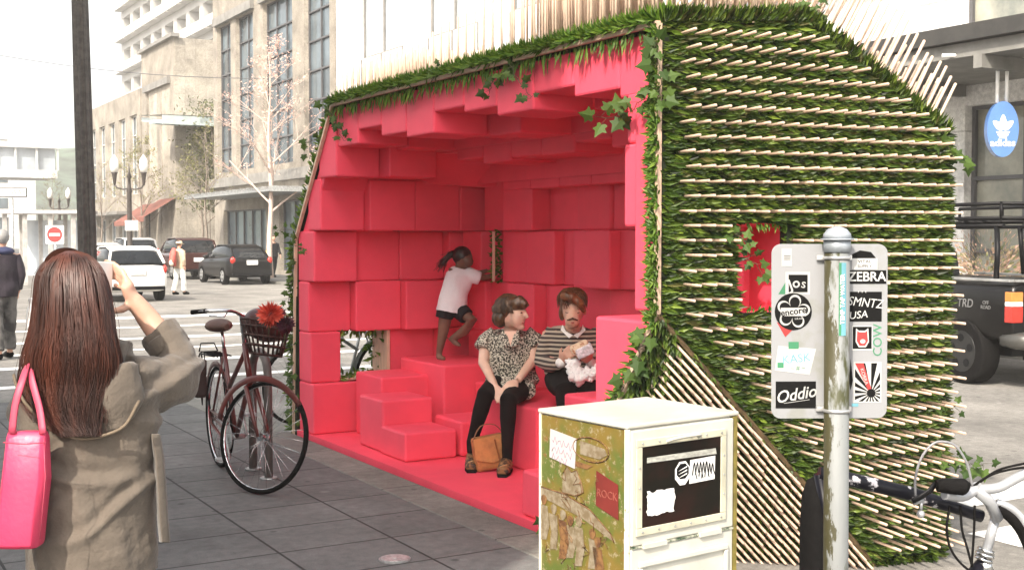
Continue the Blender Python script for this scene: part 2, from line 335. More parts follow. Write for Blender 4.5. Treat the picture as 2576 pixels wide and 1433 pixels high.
# white building behind the pavilion
b5 = thing('panelled_building', 'white panelled building with slim grey mullions rising behind the pavilion', 'building', (18, 19, 0))
M_pwin = mat('pale_glass', (.42, .46, .50), .12, var=.2, scale=.3, spec=.8)
o5 = []
for y0, w in ((.8, 4.6), (7.6, 3.6), (13.2, 3.4), (18.6, 3.6)):
    o5 += [(y0, y0+w, 4.9, 7.2, 2, 1), (y0, y0+w, 8.3, 11.0, 2, 1), (y0, y0+w, 11.9, 14.3, 2, 1)]
facade(b5, M_wwall, (18, 19.4, 0), UY, NX, 24.7, 0, 16.5, o5 + [(1, 6, .2, 3.2, 4, 1), (8, 16, .2, 3.2, 5, 1), (18, 23, .2, 3.2, 4, 1)], thick=.2, glassd=.15, gm=M_pwin, fm=M_trim)
g = MB()
for y0, w in ((.8, 4.6), (7.6, 3.6), (13.2, 3.4), (18.6, 3.6)):
    for yy in (y0, y0+w/2, y0+w): g.b2(17.95, 17.99, 19.4+yy-.03, 19.4+yy+.03, 7.2, 8.3); g.b2(17.95, 17.99, 19.4+yy-.03, 19.4+yy+.03, 11.0, 11.9)
g.build('panel_mullions', M_trim, b5)
g = MB()
for i in range(30): g.b2(17.2, 17.23, 21.0+i*.16, 21.03+i*.16, 4.7, 5.6)
g.b2(17.17, 17.26, 20.9, 25.8, 5.6, 5.68); g.b2(17.15, 17.98, 20.9, 25.8, 4.5, 4.68); g.build('balcony_railing', M_frame, b5)
# shop building at the right
b6 = thing('shop_building', 'white building with deep grey canopy over a glass shopfront at the right edge', 'building', (18, 10, 0))
M_sg = mat('shop_glass', (.16, .17, .15), .05, var=.7, scale=1.1, lo=.35, hi=.65, spec=.9, col2=(.38, .37, .30))
facade(b6, M_wwall, (18, 6, 0), UY, NX, 9.0, 0, 12, [(.3, 2.1, .15, 4.05, 1, 3), (2.3, 4.1, .15, 4.05, 1, 3), (4.3, 6.1, .15, 4.05, 1, 3), (6.3, 8.5, .15, 4.05, 2, 3), (.4, 4.2, 5.35, 7.05, 1, 1), (4.4, 8.6, 5.35, 7.05, 2, 1), (.4, 8.6, 8.1, 9.6, 4, 1)], thick=.3, gm=M_sg)
facade(b6, M_wwall, (18.0, 15.0, 0), UY, NX, 4.2, 0, 7.2, [(3.0, 3.9, 1, 3.0, 1, 1)], thick=.2, gm=M_sg, glassd=.15)
M_cem = mat('grey_fascia', (.20, .195, .18), .7, var=.12, scale=3)
g = MB(); g.b2(17.5, 17.98, 5.5, 15.05, 7.15, 8.05); g.build('fascia_band', M_cem, b6)
g = MB(); g.b2(17.1, 18.4, 14.8, 19.3, 7.2, 7.32); g.build('parapet_cap', M_cem, b6)
g = MB(); g.b2(14.9, 17.96, 2, 16.0, 4.62, 4.86, 0); g.b2(15.05, 17.95, 2, 15.9, 4.40, 4.61, 1)
for i in range(5): g.b2(15.0, 17.9, 4+i*2.6, 4.15+i*2.6, 4.2, 4.398, 1)
g.build('canopy', [mat('canopy_edge', (.035, .033, .03), .5), M_cem], b6)
g = MB(); g.b2(15.9, 17.95, 15.0, 17.4, 4.05, 4.55, 0); g.build('side_canopy', M_cem, b6)
# round hanging shop sign
P0 = W(2515, 327, 18.3)
sgn = thing('hanging_shop_sign', 'blue oval hanging sign with white three leaf emblem under the canopy', 'sign', (P0.x, P0.y, 0))
n3 = V((-.55, -.83, 0)).normalized(); u3 = V((-n3.y, n3.x, 0)); 
if u3.dot(RT) < 0: u3 = -u3
g = MB(); g.prism([P0 + u3*(.235*math.cos(t)) + UP*(.42*math.sin(t)) for t in [2*math.pi*i/40 for i in range(40)]], n3*.14)
Ms = mat('sign_blue', (.08, .19, .46), .35, var=.05, coat=.3); g.build('sign_disc', Ms, sgn, fix=True)
g = MB(); MS = Matrix((u3, UP, n3)).transposed().to_4x4()
def leafshape(cx, cy, ang, l, w):
    pts = []
    for i in range(14):
        t = 2*math.pi*i/14; x = w*math.sin(t)*(1-.3*math.cos(t)); y = l*math.cos(t)
        pts.append((cx + x*math.cos(ang)+ (y+l)*math.sin(ang), cy - x*math.sin(ang) + (y+l)*math.cos(ang)))
    return pts
for a, l in ((0, .115), (R(48), .1), (R(-48), .1)):
    g.prism([P0 + u3*x + UP*y + n3*.142 for x, y in leafshape(0, -.01, a, l, .05)], n3*.003)
for k, (y, w) in enumerate(((-.035, .105), (-.075, .085), (-.113, .06))):
    g.prism([P0 + u3*x + UP*(y+yy) + n3*.142 for x, yy in ((-w, 0), (w, 0), (w*.85, -.027), (-w*.85, -.027))], n3*.0035)
T = Matrix.Translation(P0 + UP*-.21 + n3*.145) @ MS; add_text(g, 'adidas', .15, T, bold=.003, ext=.002); g.build('emblem', M_white, sgn)
g = MB()
for s in (-.07, .07): g.tube([P0 + u3*s + n3*.07 + UP*.40, P0 + u3*s + n3*.07 + UP*1.1], .028, 8)
g.tube([P0 + u3*.0 + n3*.07 + UP*1.12, P0 - u3*.9 + n3*.07 + UP*1.12], .03, 8); g.tube([P0 + n3*.07 + UP*1.12, P0 + n3*.07 + UP*1.35], .02, 8); g.build('hanger', M_white, sgn)
# unseen building added on our side of the street to shade the near pavement
b7 = thing('added_shade_building', 'unseen tan brick building added to shade the near pavement', 'building', (-3.4, 4, 0))
facade(b7, mat('tan_brick', (.46, .40, .34), .8, var=.1, scale=3), (-3.4, .88, 0), UY, (1, 0, 0), 9.6, 0, 10.4, [(.8+i*3, 2.8+i*3, 4.3+j*2.9, 6.2+j*2.9, 2, 2) for i in range(3) for j in range(2)] + [(.7, 4.3, .4, 3.4, 3, 1), (5.2, 8.8, .4, 3.4, 3, 1)], back=12)
# footbridge and pale block at the end of the street
g = MB(); M_far = mat('far_concrete', (.55, .55, .54), .7, var=.1)
fb = thing('skybridge', 'pale bridge spanning the far end of the street', 'bridge', (-5, 130, 0))
g.b2(-30, 22, 128, 134, 7.6, 8.4); g.b2(-30, 22, 128, 134, 10.6, 11.2)
for i in range(27): g.b2(-30+i*2, -29.8+i*2, 128.2, 128.4, 8.4, 10.6)
g.build('deck', M_far, fb)
g = MB(); g.b2(-29.9, 21.9, 128.6, 128.7, 8.4, 10.6); g.build('glazing', M_pwin, fb)
fc = thing('far_building', 'pale faded block standing beyond the far bridge', 'building', (8, 190, 0))
facade(fc, M_far, (2, 180, 0), (1, 0, 0), (0, -1, 0), 26, 0, 17, [(1+i*3.2, 3.2+i*3.2, 2+j*3.6, 4.4+j*3.6, 1, 1) for i in range(7) for j in range(4)])

# ------------------------------------------------------------ bare street trees
M_bark = mat('grey_bark', (.22, .18, .15), .9, var=.3, scale=20); M_pbark = mat('pale_bark', (.55, .43, .37), .8, var=.1, scale=10)
M_ptwig = leaf_mat('pink_bud', [(.70, .42, .34), (.78, .56, .48), (.62, .38, .32)], .7, .3)
M_tleaf = leaf_mat('spring_leaf', [(.22, .22, .07), (.30, .28, .12), (.16, .17, .05)], .6, .3)
def tree(name, label, x, y, h, r0, bark, lm, seed, spread=.5, nl=900, ls=.05, depth=4, group='bare street trees', clear=.3):
    rnd = random.Random(seed); root = thing(name, label, 'tree', (x, y, 0), group); tr = MB(); cr = MB(); tips = []
    def grow(p, d, l, r, lev, mb):
        pts = [p]; rr = [r]; q = p.copy(); dd = d.copy(); k = 4
        for i in range(k):
            dd = (dd + V((rnd.uniform(-1, 1), rnd.uniform(-1, 1), rnd.uniform(-.3, .8)))*.13).normalized(); q = q + dd*l/k; pts.append(q.copy()); rr.append(r*(1-.55*(i+1)/k))
            if lev >= 2: tips.append((q.copy(), dd.copy()))
        mb.tube(pts, rr, 6 if lev < 2 else 4, caps=False)
        if lev >= depth: return
        for i in range(5 if lev == 0 else 4):
            t = rnd.uniform(.35 if lev else .45, 1); j = min(int(t*k), k-1); pp = pts[j].lerp(pts[j+1], t*k-j); a = rnd.uniform(0, 6.28)
            sd = V((math.cos(a), math.sin(a), 0)); nd = (dd*rnd.uniform(.5, .9) + sd*spread*rnd.uniform(.7, 1.3)).normalized()
            grow(pp, nd, l*rnd.uniform(.45, .68), max(r*(1-.55*t)*.6, .006), lev+1, cr)
    # leader with whorled limbs
    k = 10; pts = [V((x + .05*math.sin(i*1.3+seed), y, h*.97*i/k)) for i in range(k+1)]; tr.tube(pts, [r0*(1-.88*i/k) for i in range(k+1)], 9)
    nb = 17
    for i in range(nb):
        t = clear + (1-clear)*(i/nb); z = h*t; a = i*2.4 + rnd.uniform(-.4, .4); p = pts[min(int(t*k), k-1)].copy(); p.z = z
        l = h*spread*(.62*(1-t)+.12); grow(p, V((math.cos(a), math.sin(a), .85)).normalized(), l, r0*(1-.85*t)*.5, 1, cr)
    crown = MB()
    for i in range(nl):
        p, d = rnd.choice(tips); p = p + V((rnd.gauss(0, .09), rnd.gauss(0, .09), rnd.gauss(0, .09))); a = V((rnd.uniform(-1, 1), rnd.uniform(-1, 1), rnd.uniform(-1, 1))).normalized(); b = a.orthogonal().normalized(); s = ls*rnd.uniform(.6, 1.5)
        crown.quad([p-a*s, p+b*s*.4, p+a*s, p-b*s*.4])
    tr.build('trunk', bark, root); cb = cr.build('branches', bark, root)
    if nl: crown.build('crown', lm, root)
tree('street_tree', 'pale bare tree with pink tipped twigs beside the pavilion', 16.2, 46.8, 9.4, .13, M_pbark, M_ptwig, 3, .52, 1500, .06, 3, clear=.28)
tree('street_tree', 'slim dark bare tree in front of the wooden shopfront', 16.1, 55.5, 6.8, .07, M_bark, M_tleaf, 5, .42, 500, .05, 3, clear=.4)
tree('street_tree', 'bushy bare tree by the corner building awnings', 16.3, 69, 7.0, .08, M_bark, M_tleaf, 8, .55, 1500, .06, 3, clear=.3)
tree('street_tree', 'budding tree standing in the alley mouth', 18.5, 64.5, 7.4, .08, M_bark, M_tleaf, 11, .5, 2200, .06, 3, clear=.3)
tree('street_tree', 'thin dark tree left of the twin lamp post', 16.0, 78, 6.2, .07, M_bark, M_tleaf, 15, .45, 300, .05, 3)
tree('street_tree', 'faint small tree far down the street behind the fluted post', 14.8, 88, 6.0, .07, M_bark, M_tleaf, 19, .45, 300, .05, 3)
# vine hanging at the alley
vn = thing('wall_vine', 'green vine climbing the alley corner under the glass canopy', 'plant', (18.3, 62, 0)); g = MB(); rnd = random.Random(4)
for i in range(2600):
    p = V((18.2+rnd.gauss(.9, .9), 61.6+rnd.random()*3, rnd.uniform(3.0, 9.0))); a = V((rnd.uniform(-1, 1), rnd.uniform(-1, 1), rnd.uniform(-1, 1))).normalized(); b = a.orthogonal().normalized(); s = .11
    g.quad([p-a*s, p+b*s*.5, p+a*s, p-b*s*.5])
g.build('foliage', leaf_mat('vine_leaf', [(.06, .07, .03), (.12, .13, .05), (.20, .19, .10)]), vn)
g = MB()
for i in range(7): g.tube([(18.2+i*.3, 62+i*.1, 0), (18.3+i*.32, 62.4, 4), (18.1+i*.35, 62.6, 8.6)], .025, 5)
g.build('stem', M_bark, vn)
# flowering shrub seen past the pavilion's right edge
sh = thing('flowering_shrub', 'pink tipped shrub growing between pavilion and shopfront', 'shrub', (16.6, 12.9, 0)); g = MB(); c0 = W(2405, 610, 20)
for i in range(2400):
    a = V((rnd.gauss(0, 1), rnd.gauss(0, 1), rnd.gauss(0, 1))).normalized(); rr = rnd.random()**.5; p = V((16.6, 12.9, 1.0)) + V((a.x*.55*rr, a.y*1.0*rr, a.z*.95*rr)); b = a.orthogonal().normalized(); s = rnd.uniform(.03, .06); q = p+V((rnd.gauss(0, .05),)*3)
    g.quad([q-a*s, q+b*s*.5, q+a*s, q-b*s*.5])
g.build('foliage', leaf_mat('shrub_leaf', [(.10, .16, .04), (.55, .32, .28), (.20, .24, .10), (.68, .45, .38)], .6, .3), sh)
g = MB()
for i in range(8): a = i*.8; g.tube([(16.6, 12.9, 0), (16.6+.3*math.cos(a), 12.9+.5*math.sin(a), 1.1)], .02, 5)
g.build('stem', M_bark, sh)

# ------------------------------------------------------------ street furniture on the far side
M_iron = mat('cast_iron', (.055, .045, .04), .5, var=.2, scale=10); M_lampg = mat('frosted_glass', (.75, .73, .68), .4, var=.05)
def twin_lamp(label, x, y, zt):
    t = thing('street_lamp', label, 'street lamp', (x, y, 0), 'cast iron street lamps'); g = MB()
    prof = [(.22, 0), (.22, .25), (.15, .4), (.12, .9), (.09, 1.0), (.075, zt-1.3), (.10, zt-1.25), (.06, zt-1.1), (.05, zt-.8), (.09, zt-.78), (.03, zt-.6), (.01, zt-.3)]
    g.tube([(x, y, z) for r, z in prof], [r for r, z in prof], 10); g.build('post', M_iron, t)
    for s in (-1, 1):
        a = RT*s; g = MB(); p = V((x, y, zt-1.15)); g.tube([p, p+a*.2+UP*-.03, p+a*.42+UP*.02, p+a*.5+UP*.15], .03, 6); q = p+a*.5
        g.tube([q+UP*.1, q+UP*.2, q+UP*.5, q+UP*.55], [.03, .05, .09, .12], 8); g.build('arm', M_iron, t)
        g = MB(); g.tube([q+UP*.555, q+UP*.75, q+UP*.95, q+UP*1.05, q+UP*1.16], [.11, .15, .145, .08, .01], 12); g.build('lamp_globe', M_lampg, t)
    return t
P = W(328, 700, 41); twin_lamp('twin globe street lamp in front of the corner building awnings', P.x, P.y, 4.5)
P = W(151, 640, 66); twin_lamp('distant small street lamp left of the fluted post', P.x, P.y, 4.4)
P = W(331, 567, 40.6); ts = thing('lamp_sign', 'small white plate sign fixed on the twin lamp post', 'sign', (P.x, P.y, 0)); g = MB(); Rm = Matrix((RT, FW, UP)).transposed()
g.box(P, (.44, .02, .34), Rm, 0); g.box(P - FW*.013, (.30, .004, .03), Rm, 1); g.box(P - FW*.013 + UP*.07, (.22, .004, .03), Rm, 1); g.build('sign_plate', [M_white, M_trim], ts)
def board(name, label, px, py, d, w, h, cols, post=True, txt=None, circ=False):
    P = W(px, py, d); t = thing(name, label, 'sign', (P.x, P.y, 0)); g = MB(); g.box(P, (w, .03, h), Rm, 0)
    if circ:
        g.prism([P - FW*.016 + RT*(w*.42*math.cos(a)) + UP*(w*.42*math.sin(a)) for a in [2*math.pi*i/24 for i in range(24)]], -FW*.004, 1); g.box(P-FW*.022, (w*.58, .003, w*.15), Rm, 0)
    elif txt:
        g.box(P-FW*.017, (w*.97, .004, h*.9), Rm, 1); g.box(P-FW*.020, (w*.9, .004, h*.68), Rm, 0)
        add_text(g, txt, h*.6, Matrix.Translation(P-FW*.024) @ Matrix((RT, UP, -FW)).transposed().to_4x4(), 1)
    g.build('sign_plate', cols, t)
    if post: g = MB(); g.tube([V((P.x, P.y, RZ))+FW*.05, P+FW*.05+UP*h*.4], .04, 8); g.build('pole', M_steel, t)
    return t
M_red = mat('sign_red', (.62, .03, .03), .4); M_blk = mat('print_black', (.006, .006, .006), .6, var=0, spec=.12)
board('do_not_enter_sign', 'white square sign with red disc and white bar beside the kiosk frames', 138, 590, 37, .56, .56, [M_white, M_red], circ=True)
board('one_way_sign', 'long white sign with black border high at the far left', 28, 484, 34, .95, .3, [M_white, M_blk], txt='ONE WAY')
# white kiosk frame at the far left
P = W(85, 640, 42); t = thing('bus_shelter', 'pale framed shelter behind the man at the left edge', 'bus shelter', (P.x, P.y, 0)); g = MB()
for r_ in (-1.0, -.3, .6, 1.4):
    for f_ in (0, 1.4): g.bar(P+RT*r_+FW*f_-UP*(P.z), P+RT*r_+FW*f_+UP*(2.5-P.z), .14, .14)
g.box(P+RT*.2+FW*.7+UP*(2.57-P.z), (3.0, 1.9, .12), Rm); g.build('frame', mat('shelter_frame', (.42, .40, .38), .6), t)
g = MB(); g.box(P+RT*.2+FW*1.38+UP*(1.3-P.z), (2.2, .02, 2.0), Rm); g.build('panel', M_pwin, t)
# overhead wire
g = MB(); A = W(-60, 130, 60); B = W(900, 196, 52); g.tube([A.lerp(B, i/12) - UP*.5*math.sin(math.pi*i/12) for i in range(13)], .018, 5)
g.build('overhead_wire', M_frame, None, label='thin dark wire strung across the street in front of the beige building', category='cable')

# fluted lamp column near the kerb
P = gnd(222, 1040); t = thing('lamp_column', 'dark fluted iron column rising behind the photographer', 'lamp post', (P.x, P.y, 0)); g = MB()
top = W(199, -60, 11.1); b0 = V((P.x, P.y, 0)); d_ = (top-b0)
Pb = W(222, 700, 11.0); b0 = V((Pb.x, Pb.y, 0)) + (Pb-top)*0; dirp = (top-Pb).normalized(); b0 = Pb + dirp*(-Pb.z/dirp.z); tt = b0 + dirp*(6.2/dirp.z)
g.tube([b0, b0.lerp(tt, .5), tt], [.088, .08, .062], 24, flute=.16, sm=False)
g.build('shaft', mat('column_paint', (.085, .075, .065), .55, var=.25, scale=18, bump=.15), t)
g = MB(); g.tube([b0, b0+UP*.3, b0+UP*.36, b0+UP*.5], [.17, .16, .12, .10], 16); g.build('base', M_iron, t)
g = MB(); g.tube([tt, tt+UP*.2, tt+UP*.5, tt+UP*.8, tt+UP*.95], [.07, .16, .24, .16, .02], 14); g.build('lamp_globe', M_lampg, t)

# ------------------------------------------------------------ the planted pavilion
XF = 3.64; A0 = V((XF, 4.75, 0)); S = V((.981, -.195, 0)).normalized(); NS = V((S.y, -S.x, 0)); NS = -NS if NS.y > 0 else NS
def SP(s, z, o=0): return A0 + S*s + UP*z + NS*o
pav = thing('pavilion', 'leaf covered pavilion open in front with bright pink block interior and pale sticks', 'pavilion', (XF, 4.75, 0))
rnd = random.Random(21)
TOPZ = 2.75; SB = 1.30                                   # ground end of the side's fold
side = [(0, 1.315), (0, TOPZ), (.81, 2.80), (1.69, 2.24), (1.69, -.06), (SB, -.06)]
hole = (.40, .73, 1.31, 1.77)
def inpoly(x, y, P):
    c = False; j = len(P)-1
    for i in range(len(P)):
        if (P[i][1] > y) != (P[j][1] > y) and x < (P[j][0]-P[i][0])*(y-P[i][1])/(P[j][1]-P[i][1]) + P[i][0]: c = not c
        j = i
    return c
G0 = V((XF, 5.66, -.04)); GB = SP(SB, -.06); VA = V((XF, 4.75, 1.315)); VT = V((XF, 4.75, TOPZ))
CNR = V((.54, 0, .84)); VL = V((XF, 9.0, TOPZ)); VM = V((XF, 9.85, 1.68)); VG = V((XF, 9.93, -.04))
# backing panels (with thickness), cut round the side window
g = MB(); t_ = -.06
def slab(mb, pts, n, th=.06, m=0): mb.prism([V(p) for p in pts], V(n)*-th, m)
h0, h1, z0, z1 = hole
for (a, b, c, d) in ((.0, h0, 1.315, None), (h1, 1.69, 0, None)): pass
top_at = lambda s: TOPZ + .05*s/.81 if s < .81 else 2.80 - (s-.81)/.88*.56
bot_at = lambda s: 1.315 - 1.375*s/SB if s < SB else -.06
cuts = [0, .2, h0, h1, .81, 1.0, SB, 1.69]
for a, b in zip(cuts, cuts[1:]):
    if a == h0:
        slab(g, [SP(a, bot_at(a)), SP(b, bot_at(b)), SP(b, z0), SP(a, z0)], NS); slab(g, [SP(a, z1), SP(b, z1), SP(b, top_at(b)), SP(a, top_at(a))], NS)
    else: slab(g, [SP(a, bot_at(a)), SP(b, bot_at(b)), SP(b, top_at(b)), SP(a, top_at(a))], NS)
FN = ((G0-VA).cross(GB-VA)).normalized(); FN = -FN if FN.y > 0 else FN
slab(g, [VA, G0, GB], FN)
BK = [V((5.70, 9.9, 0)), SP(1.69, 0)]
R0 = SP(.81, 2.80); R1 = V((4.62, 9.0, 2.80)); K0 = SP(1.69, 2.24); K1 = V((5.68, 9.4, 2.24))
g.quad([VT+UP*.0, R0, R1, VL]); g.quad([R0, K0, K1, R1]); g.quad([VL, R1, V((4.9, 9.85, 1.68)), VM]); g.quad([K0, SP(1.69, -.06), V((5.7, 9.9, -.06)), K1]) if False else None; g.quad([R1, K1, V((5.7, 9.85, 1.68)), V((4.9, 9.85, 1.68))])
# left end with its window opening
WX0, WX1, WZ0, WZ1 = 3.93, 4.38, .47, .90
for x0, x1, a, b in ((XF, WX0, -.05, 1.68), (WX1, 5.7, -.05, 1.68), (WX0, WX1, -.05, WZ0), (WX0, WX1, WZ1, 1.68)): g.b2(x0, x1, 9.86, 9.92, a, b)
oxb = lambda y: 5.30+.0745*(y-4.42)
for ya, yb, za_, zb_ in ((4.42, 8.77, -.06, 2.24), (9.065, 9.90, -.06, 2.0), (8.77, 9.065, -.06, 1.31), (8.77, 9.065, 1.76, 2.24)): g.quad([(oxb(ya), ya, za_), (oxb(yb), yb, za_), (oxb(yb), yb, zb_), (oxb(ya), ya, zb_)])
g.build('backing', M_soil, pav)
# wooden edge
g = MB(); loop = [G0, VA, VT, VL, VM, VG]
for a, b in zip(loop, loop[1:]): g.bar(a+V((-.004, 0, 0)), b+V((-.004, 0, 0)),   .026, .026, ref=V((1, 0, 0)))
g.build('edge_trim', M_wood, pav)
g = MB(); g.bar(VA+NS*.01+FN*.01, GB+NS*.01+FN*.01, .018, .02, ref=FN); g.build('fold_strip', mat('brown_strip', (.10, .065, .03), .8, var=.3, scale=20), pav)
# leaves
lv = MB()
def leaf(mb, p, d, n, l, w, m=0):
    d = d.normalized(); sdv = d.cross(n).normalized(); mid = p + d*l*.45; k = n*w*.35
    i = len(mb.v); mb.v += [p, mid+sdv*w*.5, p+d*l, mid-sdv*w*.5, mid-k]
    mb.face([i, i+1, i+4], m); mb.face([i+1, i+2, i+4], m); mb.face([i+2, i+3, i+4], m); mb.face([i+3, i, i+4], m)
def rv(s): return V((rnd.gauss(0, s), rnd.gauss(0, s), rnd.gauss(0, s)))
def cover(mb, fn, n, cnt, d, l, w, jd=.35, out=.05, flt=None, umax=1, vmax=1):
    no = .12 if cnt > 10000 else .35
    for i in range(cnt):
        u, v = rnd.random()*umax, rnd.random()*vmax
        if flt and not flt(u, v): continue
        p = fn(u, v); dd = (V(d) + rv(jd) + n*abs(rnd.gauss(no, .22))).normalized(); leaf(mb, p + n*rnd.uniform(0, out), dd, n, l*rnd.uniform(.6, 1.4), w*rnd.uniform(.7, 1.3))
sideok = lambda s, z: inpoly(s, z, side) and not (h0-.01 < s < h1+.01 and z0-.01 < z < z1+.01)
cover(lv, lambda u, v: SP(u, v), NS, 34000, S*1.0 + UP*-.10, .074, .021, .20, .036, sideok, 1.69, 2.82)
cover(lv, lambda u, v: VA + (G0-VA)*u*(1-v) + (GB-VA)*v*u if False else VA + (G0-VA)*u + (GB-VA)*v, FN, 11000, V((-.1, -.1, -1)), .055, .022, .25, .02, lambda u, v: u+v < 1)
for b0_, b1_, n_, c_ in ((VT, R0, NS, 800), (R0, K0, NS, 700)):          # shaggy top edge of the side
    cover(lv, lambda u, v: b0_.lerp(b1_, u)+NS*v*.04, NS, c_, UP*1.0+S*.2, .075, .018, .3, .03)
cover(lv, lambda u, v: SP(1.69, 0)+UP*(2.24*u-.04)+S*0, S, 1700, S*1.0+NS*.6, .05, .018, .4, .03)
cover(lv, lambda u, v: SP(u*1.69, -.03), NS, 500, UP*-.3+NS*.7, .05, .018, .5, .03, lambda u, v: u > .75)
for i in range(520):
    u = rnd.random(); leaf(lv, VA.lerp(GB, u)+NS*rnd.uniform(0, .02), S*rnd.uniform(-.3, 1)+UP*rnd.uniform(-1, .3)+rv(.3), NS, rnd.uniform(.04, .08), .02)
lv.build('side_leaves', M_leaf, pav)
lv = MB()
cover(lv, lambda u, v: VT.lerp(VL, u)+V((v*.30, 0, .0)), UP, 9500, UP*1.5+V((-.35, 0, 0)), .085, .019, .35, .02)
cover(lv, lambda u, v: VT.lerp(VL, u)+V((-.01, 0, .02)), V((-1, 0, 0)), 2400, V((-.5, .2, .25)), .06, .018, .4, .02)
cover(lv, lambda u, v: VL.lerp(VM, u)+V((v*.25-.02, .02, 0)), V((0, .78, .62)), 1500, V((-.2, .6, .6)), .06, .022, .4, .03)
cover(lv, lambda u, v: VM.lerp(VG, u)+V((v*.2-.03, .03, 0)), V((-.5, .8, 0)), 1700, V((-.2, .7, -.3)), .055, .022, .45, .03)
cover(lv, lambda u, v: (VT.lerp(VL, u)).lerp(R0.lerp(R1, u), .3+.7*v), UP, 5000, UP*.6+V((-.35, .4, 0)), .085, .024, .5, .02)
cover(lv, lambda u, v: (R0.lerp(R1, u)).lerp(K0.lerp(K1, u), v), CNR, 5000, V((.6, .1, .2)), .08, .024, .5, .02)
cover(lv, lambda u, v: V((XF+2.05*u, 9.925, -.03+1.7*v)), V((0, 1, 0)), 5000, V((-.8, .3, -.3)), .075, .024, .4, .02, lambda u, v: not (WX0-.02 < XF+2.05*u < WX1+.02 and WZ0-.02 < -.03+1.7*v < WZ1+.02))
cover(lv, lambda u, v: SP(1.69, 0).lerp(V((5.70, 9.9, 0)), u)+UP*(2.2*v-.03), V((1, 0, 0)), 9500, V((.3, .9, -.2)), .075, .024, .4, .02, lambda u, v: not (.80 < u < .86 and 1.3 < 2.2*v < 1.78))
lv.build('roof_leaves', M_leafb, pav)
lv = MB()                                                # fringe hanging into the opening
for i in range(330):
    u = rnd.random()**.8; p = VT.lerp(VL, u)+V((-.01, 0, -.015)); leaf(lv, p, V((rnd.uniform(-.35, .1), rnd.uniform(-.3, .3), -1)), V((-1, 0, .1)), rnd.uniform(.04, .14), rnd.uniform(.014, .028))
for i in range(300):
    z = rnd.uniform(1.3, TOPZ); leaf(lv, V((XF-.01, 4.755, z)), V((rnd.uniform(-.3, .1), 1, rnd.uniform(-.5, .35))), V((-1, 0, 0)), rnd.uniform(.03, .12), rnd.uniform(.012, .024))
for i in range(240):
    u = rnd.random(); p = VA.lerp(G0, u); leaf(lv, p+V((-.01, 0, 0)), V((-.3, 1, rnd.uniform(-.4, .6))), V((-1, 0, 0)), rnd.uniform(.04, .12), rnd.uniform(.014, .03))
for a_, b_, dd in (((h0, z0), (h1, z0), UP), ((h0, z1), (h1, z1), -UP), ((h0, z0), (h0, z1), S), ((h1, z0), (h1, z1), -S)):
    for i in range(26):
        t = rnd.random(); leaf(lv, SP(a_[0]+(b_[0]-a_[0])*t, a_[1]+(b_[1]-a_[1])*t, .01), dd+rv(.3)+NS*.3, NS, rnd.uniform(.02, .06), .016)
for i in range(520):
    z = rnd.uniform(1.25, TOPZ); leaf(lv, V((XF-.018, 4.75+rnd.uniform(-.02, .03), z)), V((-.35, rnd.uniform(-1, 1), rnd.uniform(-.8, .8))), V((-1, -.3, 0)), rnd.uniform(.03, .075), rnd.uniform(.013, .022))
lv.build('fringe_leaves', M_leafb, pav)

# rods
rods = []
def rod_row(z_list): pass
LS = lambda z: .188 + .070*min(1, max(0, (2.0-z)/1.6))
nrow = 37
for i in range(nrow):
    z = 2.70 - i*.0727
    s = .10 + (.03 if i % 2 else 0)
    while s < 1.70:
        fold = 1.315-1.375*s/SB
        if z < (2.72 if s < .81 else top_at(s)-.03) and (z > fold + .10) and not (h0-.03 < s < h1+.02 and z0-.02 < z < z1+.02) and z > -.01 + (.05 if s > 1.2 else 0) - .03:
            rods.append((SP(s+rnd.gauss(0, .002), z), (NS*1.0 + rv(.008)).normalized(), LS(z), .0078))
        s += .083
DL = V((.37, -.62, -.69)).normalized(); FU = (GB-VA).normalized(); FV = FN.cross(FU).normalized()
if FV.dot(G0-VA) < 0: FV = -FV
for i in range(64):                                      # rods of the lower facet, in files along the fold
    for j in range(34):
        p = VA + FU*(.14+i*.066+(j % 2)*.033) + FV*(.035+j*.036)
        w0 = (p-VA); e1 = GB-VA; e2 = G0-VA; d11 = e1.dot(e1); d12 = e1.dot(e2); d22 = e2.dot(e2); a = w0.dot(e1); b = w0.dot(e2); de = d11*d22-d12*d12
        u = (d22*a-d12*b)/de; v = (d11*b-d12*a)/de
        if u > .03 and v > .01 and u+v < .985: rods.append((p, (DL+rv(.01)).normalized(), .21 if v < .8 else .14, .0076))
CN = V((.56, 0, .83)).normalized()                       # rods of the right hand roof slope
for i in range(21):
    for j in range(30):
        a = .02+i*.047+(.022 if j % 2 else 0); b = j*.12+.03; p = R0.lerp(K0, a) if a < 1 else None
        if p is None: continue
        q = R1.lerp(K1, a); d = (q-p).normalized(); base = p + d*b
        L_ = .58-.24*a; rods.append((base, (CN+rv(.012)).normalized(), L_*rnd.uniform(.92, 1.05), .0085))
def rooflen(y, x):
    t = (9.0-y)/4.2; return .31 + (.14*min(1, max(0, (t-.3)/.25))) + .22*max(0, t-.5) + .28*(x-XF)*(1 if t > .35 else .3)
for i in range(70):
    for j in range(10):
        y = 4.84+i*.0595; x = XF+.10+j*.095+(.0 if i % 2 else .02)
        if y > 8.95: continue
        if 6.35 < y < 7.75 and (j > 0 or i % 2): continue
        rods.append((V((x, y, TOPZ-.02)), (UP+rv(.008)).normalized(), rooflen(y, x)*rnd.uniform(.97, 1.03), .0078))
for i in range(10):
    for j in range(7):
        y = 8.98+i*.05; x = XF+.10+j*.13; z = TOPZ-(y-9.0)*1.26; rods.append((V((x, y, z)), V((0, .25, .95)).normalized(), .28, .006))
